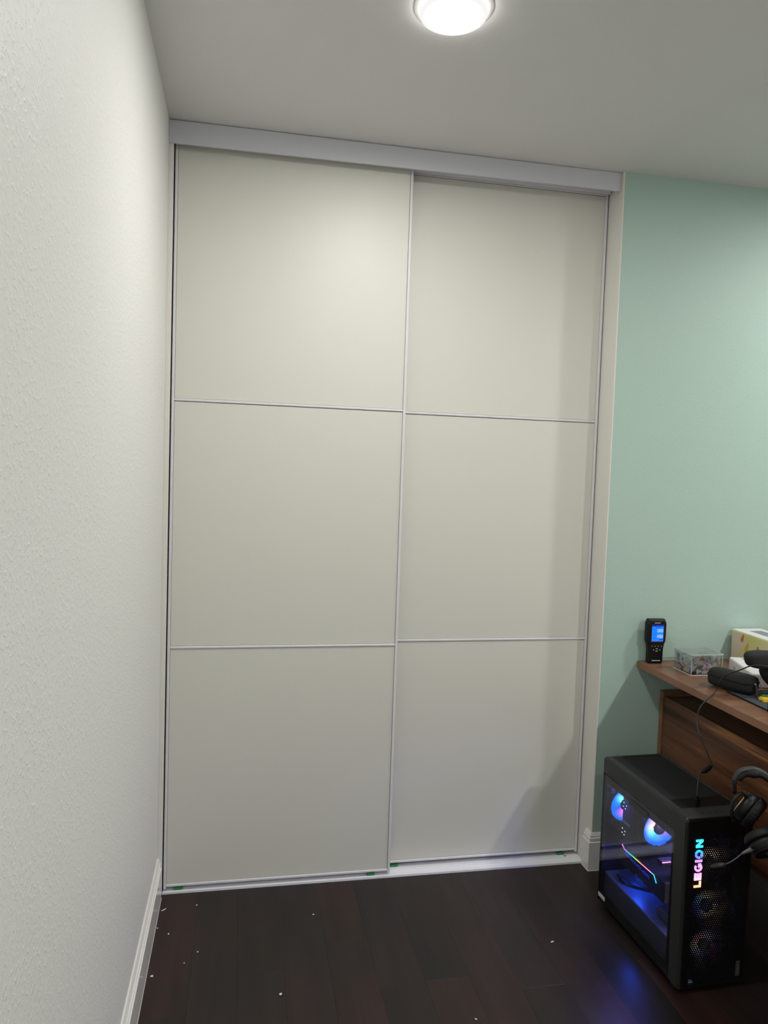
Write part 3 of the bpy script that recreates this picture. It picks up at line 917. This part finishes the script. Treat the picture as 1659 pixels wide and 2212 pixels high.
obj('top_vent', box(0.0265, TW - 0.009, 0.118, TD - 0.010, TH - 0.006, TH - 0.0026), vm, T)
for k in range(5):     # ports
    px_ = 0.062 + k * 0.022
    obj('port', box(px_, px_ + (0.011 if k < 3 else 0.006), 0.026, 0.031, TH - 0.0009, TH + 0.0003, 0.0002), M['black_matte'], T)
# glass side with its black painted border
gy0, gy1, gz0, gz1 = 0.0475, TD - 0.004, 0.024, 0.434
gpoly = [(gy0, gz0), (gy1, gz0), (gy1, gz1), (gy0 + 0.016, gz1), (gy0, gz1 - 0.012)]
bm = add_prism(bmesh.new(), gpoly, 0, 0.0012, 0.0045)
obj('glass_panel', bm, M['glass'], T)
wy0, wy1, wz0, wz1 = 0.0640, TD - 0.020, 0.046, 0.4085
bm = add_ring_frame(bmesh.new(), (gy0, gy1, TF + 0.002, gz1 + 0.001), (wy0, wy1, wz0, wz1), 0, 0.0048, 0.0068)
gb = mat('glass black border', (0.010, 0.010, 0.010), 0.25)
obj('glass_border', bm, gb, T)
obj('pull_tab', box(0.0005, 0.0011, 0.180, 0.280, 0.4020, 0.4215, 0.0002), mat('grey tab', (0.045, 0.045, 0.043), 0.6), T)
obj('rear_sticker', box(-0.0006, 0.0010, TD - 0.047, TD - 0.008, 0.028, 0.040), M['silver'], T)['label'] = 'small silver sticker at the rear bottom corner'
for fx in (0.022, TW - 0.022):
    for fy in (0.035, TD - 0.035):
        obj('foot', add_lathe(bmesh.new(), [(0.0, 0.0), (0.014, 0.0), (0.016, 0.003), (0.015, TF + 0.001), (0.0, TF + 0.001)], 20, (fx, fy, 0)), M['rubber'], T, True)
# front: inner sheet, grille with real holes, rounded rim
bm = add_ring_frame(bmesh.new(), (0.0085, TW, TF + 0.001, TH - 0.0065), (0.0150, TW - 0.007, 0.020, 0.452), 1, 0.0005, 0.0065)
obj('front_rim', bm, M['black'], T)
def grille():
    bm = bmesh.new()
    x0, x1, z0, z1 = 0.0150, TW - 0.007, 0.020, 0.452
    pz, pxx = 0.0056, 0.0062
    nx = int((x1 - x0) / pxx); nz = int((z1 - z0) / pz)
    ax = (x1 - x0) / nx; az = (z1 - z0) / nz
    for j in range(nz):
        for i_ in range(nx):
            sh = 0.5 * ax * (j % 2) 
            cx = x0 + (i_ + 0.5) * ax + sh - (ax * 0.25); cz = z0 + (j + 0.5) * az
            cx = min(max(cx, x0 + 0.5 * ax), x1 - 0.5 * ax)
            l, r = x0 + i_ * ax, x0 + (i_ + 1) * ax
            if j % 2 == 1:
                pass
            off = -0.25 * ax if j % 2 == 0 else 0.25 * ax
            L_ = l + off if i_ > 0 else x0
            R_ = r + off if i_ < nx - 1 else x1
            cx = (l + r) / 2 + off
            rad = 0.00128
            outer = [(R_, cz - az / 2), (R_, cz + az / 2), (cx, cz + az / 2), (L_, cz + az / 2), (L_, cz - az / 2), (cx, cz - az / 2)]
            ang = [-PI / 4, PI / 4, PI / 2, 3 * PI / 4, 5 * PI / 4, 3 * PI / 2]
            inn = [(cx + rad * math.cos(a), cz + rad * math.sin(a)) for a in ang]
            vo_ = [bm.verts.new((p[0], 0.0030, p[1])) for p in outer]
            vi = [bm.verts.new((p[0], 0.0030, p[1])) for p in inn]
            vb = [bm.verts.new((p[0], 0.0048, p[1])) for p in inn]
            for k in range(6):
                q = (k + 1) % 6
                bm.faces.new((vo_[k], vo_[q], vi[q], vi[k]))
                bm.faces.new((vi[k], vi[q], vb[q], vb[k]))
    return bm
obj('front_grille', grille(), M['black'], T)
obj('front_crossbar', box(0.0150, TW - 0.007, 0.0025, 0.006, 0.452, TH - 0.0065), M['black'], T)

# front lettering, reading upwards
LG = mat_ramp_emit('logo light', 2, 0.296, 0.447, [(0.0, (1.0, 0.42, 0.16)), (0.14, (1.0, 0.45, 0.42)), (0.27, (1.0, 0.30, 0.80)), (0.45, (0.62, 0.28, 1.0)),
                   (0.57, (0.12, 0.16, 1.0)), (0.66, (0.02, 0.35, 1.0)), (0.82, (0.05, 0.85, 1.0)), (1.0, (0.03, 0.95, 0.85))], 1.6)
def letter(strokes, z, name='logo_letter'):
    """strokes: polygons in letter space (u right, v up, cap height 1); u runs up the tower, v to its left"""
    bm = bmesh.new()
    s, su = 0.0215, 0.0212
    for poly in strokes:
        add_prism(bm, [(0.0563 - v * s, 0.2965 + (z - 0.2965) * 1.085 + u * su) for u, v in poly], 1, 0.0012, 0.0032)
    return obj(name, bm, LG, T)
def R4(a, b, c, d): return [(a, b), (c, b), (c, d), (a, d)]
def arc_polys(cx, cy, r0, r1, a0, a1, n=10):
    out = []
    for k in range(n):
        t0 = a0 + (a1 - a0) * k / n; t1 = a0 + (a1 - a0) * (k + 1) / n
        out.append([(cx + r0 * math.cos(t0), cy + r0 * math.sin(t0)), (cx + r1 * math.cos(t0), cy + r1 * math.sin(t0)),
                    (cx + r1 * math.cos(t1), cy + r1 * math.sin(t1)), (cx + r0 * math.cos(t1), cy + r0 * math.sin(t1))])
    return out
st = 0.27
letter([R4(0, 0, st, 1), R4(st, 0, 0.80, st)], 0.2965)
letter([R4(0, 0, st, 1), R4(st, 0, 0.92, st), R4(st, 0.37, 0.88, 0.63), R4(st, 1 - st, 0.92, 1)], 0.3150)
letter(arc_polys(0.56, 0.5, 0.29, 0.55, math.radians(52), math.radians(320), 14) + [R4(0.56, 0.30, 1.08, 0.52), R4(0.84, 0.12, 1.08, 0.30)], 0.3366)
letter([R4(0, 0, st + 0.02, 1)], 0.3615)
dg = math.radians
letter(arc_polys(0.56, 0.5, 0.29, 0.57, dg(-22), dg(85), 8) + arc_polys(0.56, 0.5, 0.29, 0.57, dg(98), dg(205), 8) + arc_polys(0.56, 0.5, 0.29, 0.57, dg(218), dg(325), 8), 0.3705)
letter([R4(0, 0, st, 1), R4(0.78, 0, 0.78 + st, 1), [(0.0, 1), (0.30, 1), (1.05, 0), (0.75, 0)]], 0.3985)

# front badge and label
o = obj('processor_badge', box(0.0335, 0.0475, 0.0022, 0.0030, 0.0230, 0.0385, 0.0004), mat('badge blue', (0.012, 0.018, 0.085), 0.4), T)
mw = Matrix.Translation((0.0345, 0.0021, 0.0340)) @ Matrix.Rotation(PI / 2, 4, 'X')
obj('lettering', text_bm('intel', 0.0042, 0.0001, mw), mat('badge white', (0.6, 0.62, 0.65), 0.5), o)
mw = Matrix.Translation((0.0345, 0.0021, 0.0285)) @ Matrix.Rotation(PI / 2, 4, 'X')
obj('lettering', text_bm('CORE', 0.0048, 0.0001, mw, 0.0001), bpy.data.materials['badge white'], o)
o = obj('maker_plate', box(TW - 0.0270, TW - 0.0135, 0.0022, 0.0030, 0.030, 0.0735, 0.0004), mat('plate grey', (0.055, 0.057, 0.062), 0.45), T)
mw = Matrix.Translation((TW - 0.0175, 0.0021, 0.0345)) @ Matrix.Rotation(-PI / 2, 4, 'Y') @ Matrix.Rotation(PI / 2, 4, 'X')
obj('lettering', text_bm('Lenovo', 0.0100, 0.0001, mw), mat('plate letters', (0.16, 0.165, 0.175), 0.4), o)

# fans
REAR = [(0.0, (0.1, 0.1, 0.6)), (0.25, (0.05, 0.55, 1.0)), (0.36, (0.25, 1.0, 0.85)), (0.46, (0.02, 0.25, 1.0)), (0.56, (0.01, 0.06, 0.7)),
        (0.68, (0.75, 0.15, 0.9)), (0.80, (1.0, 0.30, 0.55)), (1.0, (0.1, 0.1, 0.6))]
COOLER = [(0.0, (0.55, 0.12, 0.95)), (0.25, (1.0, 0.22, 0.65)), (0.36, (1.0, 0.45, 0.75)), (0.46, (1.0, 0.80, 0.65)), (0.54, (0.35, 1.0, 0.95)),
          (0.66, (0.03, 0.45, 1.0)), (0.84, (0.12, 0.15, 1.0)), (1.0, (0.55, 0.12, 0.95))]
K0 = (0.0, 0.0, 0.004)
FRONT = [[(0.0, (0.20, 0.08, 0.10)), (0.08, (1.0, 0.50, 0.50)), (0.25, (1.0, 0.75, 0.55)), (0.40, (1.0, 0.7, 0.5)), (0.48, K0), (0.58, (1.0, 0.45, 0.45)), (0.66, K0), (1.0, (0.10, 0.05, 0.10))],
         [(0.0, (0.25, 0.10, 0.6)), (0.08, K0), (0.24, (1.0, 0.8, 0.45)), (0.36, (0.5, 0.8, 1.0)), (0.50, (0.06, 0.16, 1.0)), (0.60, (0.10, 0.06, 0.8)), (0.76, (1.0, 0.65, 0.30)), (0.90, (0.9, 0.7, 0.35))],
         [(0.0, K0), (0.22, (0.4, 0.5, 0.8)), (0.34, (1.0, 0.25, 0.45)), (0.46, (1.0, 0.75, 0.55)), (0.56, (0.8, 1.0, 0.75)), (0.66, (0.10, 0.25, 1.0)), (0.78, K0), (0.94, (0.4, 0.06, 0.2))]]
def fan(name, x, y, z, phase, stops, s, r=0.056, frame=True, fd=0.022, rim=(0.004, 0.05, 0.9), reach=0.75):
    fm = mat_fan(name + ' glow', phase, stops, s, rim, reach)
    bm = bmesh.new()
    if frame:
        add_lathe(bm, [(r + 0.001, -fd / 2), (r + 0.0025, -fd / 2), (r + 0.0025, fd / 2), (r + 0.001, fd / 2)], 40, axis=1, closed=True)
        for sx in (-1, 1):
            for sz in (-1, 1):
                add_box(bm, min(sx * 0.043, sx * 0.0595), max(sx * 0.043, sx * 0.0595), -fd / 2, fd / 2, min(sz * 0.043, sz * 0.0595), max(sz * 0.043, sz * 0.0595), 0.002)
    else:
        add_lathe(bm, [(r + 0.001, -fd / 2), (r + 0.0022, -fd / 2), (r + 0.0022, fd / 2), (r + 0.001, fd / 2)], 40, axis=1, closed=True)
    F = obj(name, bm, M['black_matte'], T, loc=(x, y, z))
    bm = bmesh.new()
    NB = 9
    for k in range(NB):
        a0 = 2 * PI * k / NB
        K = 6
        rows = []
        for q in range(K + 1):
            u = q / K
            rr = 0.0185 + (r - 0.0195) * u
            half = 0.40 + 0.03 * u
            sweep = 0.25 * u
            rows.append([bm.verts.new((rr * math.cos(a0 + sweep + h), hy, rr * math.sin(a0 + sweep + h))) for h, hy in ((-half, -0.0018), (0, 0.0), (half, 0.0018))])
        for q in range(K):
            for c in range(2):
                bm.faces.new((rows[q][c], rows[q][c + 1], rows[q + 1][c + 1], rows[q + 1][c]))
    obj('blades', bm, fm, F, True)
    bm = add_lathe(bmesh.new(), [(0.0, -0.009), (0.016, -0.009), (0.0185, -0.006), (0.0185, 0.008), (0.0, 0.008)], 28, axis=1)
    obj('hub', bm, M['tray_dark'], F, True)
    return F
def loc_of(wx, wy):      # room point to tower-local
    v = Matrix.Rotation(-math.radians(1.4), 4, 'Z') @ Vector((wx - 1.4315, wy + 0.628, 0))
    return v.x, v.y
fx, fy = loc_of(1.4875, -0.222)
fan('rear_fan', 0.066, 0.404, 0.3397, 0.0, REAR, 3.0, rim=(0.0, 0.10, 0.62))
fan('cooler_fan', 0.069, 0.222, 0.3512, 0.0, COOLER, 3.2, frame=False, rim=(0.01, 0.09, 0.60))
for k, z in enumerate((0.3527, 0.2308, 0.1172)):
    fan('front_fan', 0.0920, 0.0250, z, 0.0, FRONT[k], 11.0, rim=(0.0, 0.0006, 0.006), reach=0.62)
bm = box(0.012, TW - 0.006, 0.036, 0.040, 0.413, 0.456)  # unseen plates added to block stray case light behind the grille
add_box(bm, 0.012, 0.0300, 0.036, 0.040, 0.030, 0.413); add_box(bm, 0.152, TW - 0.006, 0.036, 0.040, 0.030, 0.413)
obj('light_block', bm, M['black_matte'], T)
# inside: board tray, cooler, memory, graphics card, shroud
obj('board_tray', box(TW - 0.020, TW - 0.016, 0.060, TD - 0.005, 0.122, TH - 0.010), M['tray'], T)
obj('circuit_board', box(TW - 0.024, TW - 0.020, 0.160, TD - 0.012, 0.135, 0.455), mat('circuit board', (0.14, 0.14, 0.16), 0.5), T)
bm = box(0.030, 0.112, 0.238, 0.300, 0.292, 0.410, 0.002)
for k in range(14):
    add_box(bm, 0.029, 0.113, 0.240, 0.298, 0.296 + k * 0.008, 0.2975 + k * 0.008)
obj('cooler_block', bm, M['tray_dark'], T)
vr = obj('memory_cover', box(0.0500, 0.112, 0.345, 0.392, 0.246, 0.412, 0.002), M['tray_dark'], T)
mw = Matrix.Translation((0.0494, 0.391, 0.2915)) @ Matrix.Rotation(-PI / 2, 4, 'Z') @ Matrix.Rotation(PI / 2, 4, 'X')
obj('lettering', text_bm('LEGION', 0.0125, 0.0002, mw, 0.0002), mat_emit('dim lettering', (0.16, 0.22, 0.40), 0.5), vr)
wl = mat_emit('white led', (0.65, 0.85, 1.0), 2.2)
for yy, zz in ((0.386, 0.3555), (0.371, 0.3505), (0.389, 0.3420), (0.3765, 0.3390), (0.388, 0.2700), (0.3725, 0.2665), (0.3885, 0.2560), (0.3765, 0.2535)):
    obj('led', box(0.0492, 0.0502, yy - 0.0022, yy + 0.0022, zz - 0.0014, zz + 0.0014, 0.0004), wl, vr)
gc = obj('graphics_card', box(0.032, 0.150, 0.125, 0.375, 0.176, 0.2385, 0.003), M['tray_dark'], T)
def sy(wy): return wy + 0.628
strip = [(sy(-0.2739), 0.2355), (sy(-0.2891), 0.2268), (sy(-0.4499), 0.2335), (sy(-0.4638), 0.2160)]
RG = mat_ramp_emit('card light', 1, sy(-0.4640), sy(-0.2739), [(0.0, (0.02, 0.75, 1.0)), (0.12, (0.15, 0.6, 1.0)), (0.20, (1.0, 0.25, 1.0)), (0.42, (1.0, 0.35, 0.35)),
                   (0.55, (0.75, 0.95, 0.1)), (0.68, (0.0, 0.9, 0.35)), (0.82, (0.0, 0.45, 1.0)), (0.92, (0.55, 0.15, 1.0)), (1.0, (1.0, 0.3, 0.9))], 2.2)
bm = bmesh.new()
for (y0, z0), (y1, z1) in zip(strip[:-1], strip[1:]):
    d = Vector((0, y1 - y0, z1 - z0)).normalized(); nrm = Vector((0, -d.z, d.y)) * 0.0011
    q = [(y0 + nrm.y, z0 + nrm.z), (y1 + nrm.y, z1 + nrm.z), (y1 - nrm.y, z1 - nrm.z), (y0 - nrm.y, z0 - nrm.z)]
    add_prism(bm, q, 0, 0.0300, 0.0318)
obj('light_strip', bm, RG, gc)
mw = Matrix.Translation((0.0312, sy(-0.2930), 0.2120)) @ Matrix.Rotation(math.radians(2.0), 4, 'X') @ Matrix.Rotation(-PI / 2, 4, 'Z') @ Matrix.Rotation(PI / 2, 4, 'X')
tb = text_bm('GEFORCE RTX 4070Ti', 0.0140, 0.0002, mw)
obj('lettering', tb, mat_emit('card lettering', (0.04, 0.08, 1.0), 0.75), gc)
o = obj('light_bar', box(0.022, 0.064, 0.1265, 0.1285, 0.2975, 0.3000), mat_emit('pink light bar', (1.0, 0.35, 0.75), 2.6), T)
obj('bar_mount', box(0.020, 0.150, 0.129, 0.150, 0.285, 0.302, 0.002), M['tray_dark'], T)
obj('power_shroud', box(0.018, TW - 0.021, 0.060, TD - 0.006, TF + 0.007, 0.1080, 0.004), M['shroud'], T)
obj('shroud_cover', box(0.050, 0.140, 0.064, 0.190, 0.1085, 0.135, 0.006), M['shroud'], T)
bm = bmesh.new()
for dy in (0.0, 0.006, 0.012):
    add_tube(bm, [(0.040, 0.36 - dy, 0.109), (0.030, 0.37 - dy, 0.128), (0.055, 0.33 - dy, 0.122), (0.10, 0.30 - dy, 0.112)], 0.0022, 6, 6)
obj('power_cable', bm, M['cable'], T, True)
# bare point lights added to fill the case interior with blue
def fill_lamp(name, loc, col, power, size):
    l = bpy.data.lights.new(name, 'POINT'); l.color = col; l.energy = power; l.shadow_soft_size = size
    o = bpy.data.objects.new(name, l); o.location = loc; link(o, T)
fill_lamp('case_fill_light', (0.100, 0.130, 0.400), (0.32, 0.28, 1.0), 3.0, 0.02)
fill_lamp('case_fill_light', (0.035, 0.325, 0.440), (0.30, 0.27, 1.0), 2.2, 0.012)
fill_lamp('case_fill_light', (0.060, 0.300, 0.155), (0.02, 0.10, 1.0), 0.6, 0.015)

# ------------------------------------------------------------------ cable from the desk to the tower
cb = thing('usb_cable', 'thin black cable running over the zip case and down to the tower computer', 'cable', (1.64, -0.44, DZ))
O = Vector((1.64, -0.44, DZ))
pts = [(2.18, -0.76, 0.757), (2.08, -0.72, 0.762), (1.93, -0.64, 0.822), (1.82, -0.575, 0.861), (1.7226, -0.540, 0.8763), (1.6955, -0.510, 0.8713), (1.6896, -0.470, 0.8482), (1.6748, -0.430, 0.8221), (1.6639, -0.415, 0.7983), (1.662, -0.405, 0.7698), (1.6503, -0.408, 0.7580),
       (1.630, -0.4240, 0.7555), (1.6130, -0.427, 0.745), (1.5909, -0.430, 0.7228), (1.5766, -0.440, 0.6852), (1.5758, -0.460, 0.6507), (1.5838, -0.480, 0.6166), (1.5903, -0.490, 0.5928), (1.5933, -0.500, 0.5772),
       (1.5702, -0.510, 0.5718), (1.5443, -0.520, 0.5691), (1.5217, -0.540, 0.5492), (1.5085, -0.558, 0.5180), (1.5083, -0.560, 0.508)]
bm = add_tube(bmesh.new(), [Vector(p) - O for p in pts], 0.0019, 8, 8)
obj('cord', bm, M['cable'], cb, True)
bm = add_tube(bmesh.new(), [Vector(p) - O for p in ((1.5850, -0.503, 0.5768), (1.5740, -0.508, 0.5735), (1.5600, -0.514, 0.5700), (1.5500, -0.518, 0.5690))], lambda t: 0.0072 * (0.55 + 0.45 * math.sin(PI * min(max(t, 0.05), 0.95)) ** 0.4), 12, 5)
obj('cable_knot', bm, M['leather'], cb, True)
bm = box(-0.0065, 0.0065, -0.0045, 0.0045, 0, 0.022, 0.0015)
add_box(bm, -0.0035, 0.0035, -0.003, 0.003, 0.022, 0.030, 0.001)
o = obj('plug', bm, M['black'], cb, loc=Vector((1.5084, -0.5604, TH)) - O)

# ------------------------------------------------------------------ headset on its hook
hk = thing('headset_hook', 'grey hook under the desk edge carrying the headset', 'hook', (1.70, -0.79, DZ - 0.0225))
O = Vector((1.70, -0.79, DZ - 0.0225))
obj('clamp_plate', box(-0.045, 0.03, -0.02, 0.02, -0.006, 0.0, 0.001), M['dark_grey'], hk)
bm = add_tube(bmesh.new(), [Vector(p) - O for p in ((1.674, -0.79, 0.7250), (1.674, -0.79, 0.690), (1.664, -0.79, 0.655), (1.635, -0.789, 0.6280), (1.600, -0.788, 0.6160), (1.576, -0.787, 0.6155), (1.562, -0.786, 0.6230))], 0.0085, 12, 6, flat=((0, 0, 1), 0.6))
obj('arm', bm, mat('grey hook plastic', (0.045, 0.048, 0.052), 0.5), hk, True)

HS = thing('headset', 'black over-ear headset with a boom microphone hanging above the tower computer', 'headset', (1.53, -0.76, 0.66))
O = Vector((1.53, -0.76, 0.66))
def HP(seq): return [Vector(p) - O for p in seq]
band = [(1.4895, -0.730, 0.6331), (1.4938, -0.732, 0.6474), (1.5024, -0.737, 0.6600), (1.5153, -0.744, 0.6670), (1.532, -0.752, 0.6690), (1.5485, -0.763, 0.6625), (1.5640, -0.775, 0.6490), (1.5750, -0.788, 0.6300), (1.5790, -0.798, 0.6050), (1.5780, -0.806, 0.580)]
bandn = (0.35, 0.93, 0.1)
bm = add_tube(bmesh.new(), [p + Vector((0, 0, 0.006)) for p in HP(band[:8])], 0.0048, 12, 6, flat=(bandn, 1.9))
obj('headband_shell', bm, mat('headband grey', (0.030, 0.031, 0.033), 0.5), HS, True)
bm = add_tube(bmesh.new(), [p + Vector((0.002, -0.002, -0.003)) for p in HP(band[1:8])], lambda t: 0.0078 + 0.0040 * math.sin(PI * min(1, t * 1.15)) ** 6 + 0.0006 * math.sin(t * 19), 12, 7, flat=(bandn, 1.6))
obj('headband_pad', bm, M['leather'], HS, True)
bm = add_tube(bmesh.new(), HP([(1.4895, -0.730, 0.640), (1.4899, -0.732, 0.606)]), 0.0052, 10, 4, flat=(bandn, 1.5))
obj('slider', bm, M['black'], HS, True)
bm = add_tube(bmesh.new(), HP([(1.5780, -0.800, 0.612), (1.5720, -0.812, 0.575)]), 0.0052, 10, 4, flat=(bandn, 1.5))
obj('slider', bm, M['black'], HS, True)

def ear_cup(center, axis, R1, R2, parts_ring, label=None):
    """axis points from the outer cap to the cushion; built along local +z then turned"""
    ax = Vector(axis).normalized()
    q = ax.to_track_quat('Z', 'Y').to_matrix().to_4x4()
    c = Vector(center) - O
    def put(bm): bm.transform(Matrix.Translation(c) @ q); return bm
    cap = obj('ear_cup', put(add_lathe(bmesh.new(), [(0.0, -0.024), (R1 * 0.50, -0.0240), (R1 * 0.84, -0.0235), (R1 * 0.93, -0.019), (R1, -0.008), (R1, 0.004), (0.0, 0.004)], 40)), M['dark_grey'], HS, True)
    obj('cap_ring', put(add_lathe(bmesh.new(), [(R1 * 0.84, -0.0245), (R1 * 0.885, -0.0240), (R1 * 0.90, -0.0215), (R1 * 0.84, -0.0220)], 40, closed=True)), parts_ring, cap, True)
    # cushion with radial pleats
    bm = bmesh.new(); N = 156; prof = []
    for k in range(13):
        a = PI * k / 12
        prof.append((math.cos(a), math.sin(a)))
    rings = []
    for cx_, sx_ in prof:
        ring = []
        for k in range(N):
            t = 2 * PI * k / N
            pl = 1 + 0.045 * math.cos(t * 26) * abs(sx_)
            rr = R2 - 0.0125 + cx_ * 0.0125 * pl
            ring.append(bm.verts.new((rr * math.cos(t), rr * math.sin(t), 0.0045 + sx_ * 0.021 * pl)))
        rings.append(ring)
    for a, b in zip(rings[:-1], rings[1:]):
        for k in range(N):
            bm.faces.new((a[k], a[(k + 1) % N], b[(k + 1) % N], b[k]))
    for k in range(N):
        bm.faces.new((rings[-1][k], rings[-1][(k + 1) % N], rings[0][(k + 1) % N], rings[0][k]))
    obj('cushion', put(bm), M['leather'], HS, True)
    obj('cup_liner', put(add_lathe(bmesh.new(), [(0.0, 0.006), (R2 - 0.024, 0.006), (R2 - 0.024, 0.0045), (0.0, 0.0045)], 32)), M['fabric'], HS, True)
    return cap
ear_cup((1.5330, -0.737, 0.5630), (0.516, -0.727, -0.434), 0.0395, 0.0440, M['gold'])
ear_cup((1.5330, -0.800, 0.5080), (0.00, 0.80, 0.68), 0.0420, 0.0470, M['dark_grey'])
bm = add_tube(bmesh.new(), HP([(1.5240, -0.742, 0.5960), (1.5080, -0.744, 0.6070), (1.4950, -0.745, 0.6100), (1.4820, -0.748, 0.6020), (1.4735, -0.748, 0.5846), (1.4741, -0.748, 0.5625), (1.4830, -0.745, 0.5400)]), 0.0042, 10, 7, flat=(bandn, 1.4))
obj('yoke', bm, M['black'], HS, True)
bm = add_tube(bmesh.new(), HP([(1.5720, -0.812, 0.578), (1.585, -0.822, 0.552), (1.5880, -0.832, 0.520), (1.5800, -0.838, 0.495), (1.5600, -0.836, 0.478)]), 0.0045, 10, 7, flat=(bandn, 1.4))
obj('yoke', bm, M['black'], HS, True)
bm = add_tube(bmesh.new(), HP([(1.5002, -0.745, 0.6381), (1.5058, -0.745, 0.633), (1.4999, -0.745, 0.6225), (1.5175, -0.745, 0.618), (1.5168, -0.745, 0.6084), (1.5249, -0.745, 0.6068), (1.5294, -0.745, 0.5993), (1.527, -0.742, 0.5930)]), 0.0013, 6, 5)
obj('ear_wire', bm, M['cable'], HS, True)
mic = [(1.5000, -0.812, 0.5010), (1.4800, -0.808, 0.4960), (1.4640, -0.806, 0.4880), (1.4480, -0.805, 0.4760), (1.4320, -0.804, 0.4670), (1.4140, -0.803, 0.4610)]
bm = add_tube(bmesh.new(), HP(mic), 0.0016, 8, 6)
mb = obj('microphone_boom', bm, mat('boom grey', (0.05, 0.05, 0.053), 0.45), HS, True)
bm = add_tube(bmesh.new(), HP([(1.4870, -0.809, 0.4990), (1.4740, -0.807, 0.4930), (1.4640, -0.806, 0.4880)]), lambda t: 0.0062 - 0.0035 * t, 10, 4)
obj('boom_joint', bm, mat('joint grey', (0.07, 0.07, 0.073), 0.4), mb, True)
bm = add_tube(bmesh.new(), HP([(1.4200, -0.803, 0.4625), (1.4110, -0.803, 0.4605), (1.3970, -0.802, 0.4590), (1.3830, -0.801, 0.4565)]), lambda t: 0.0040 + 0.0042 * math.sin(PI * min(t * 0.85 + 0.1, 1)), 12, 5)
obj('microphone', bm, M['dark_grey'], mb, True)
bm = add_lathe(bmesh.new(), [(0.0, -0.0245), (0.011, -0.0245), (0.013, -0.0235)], 24)
ax = Vector((0.00, 0.80, 0.68)).normalized()
bm.transform(Matrix.Translation(Vector((1.5330, -0.800, 0.5080)) - O) @ ax.to_track_quat('Z', 'Y').to_matrix().to_4x4())
obj('cap_disc', bm, mat('disc grey', (0.07, 0.07, 0.072), 0.5), HS, True)
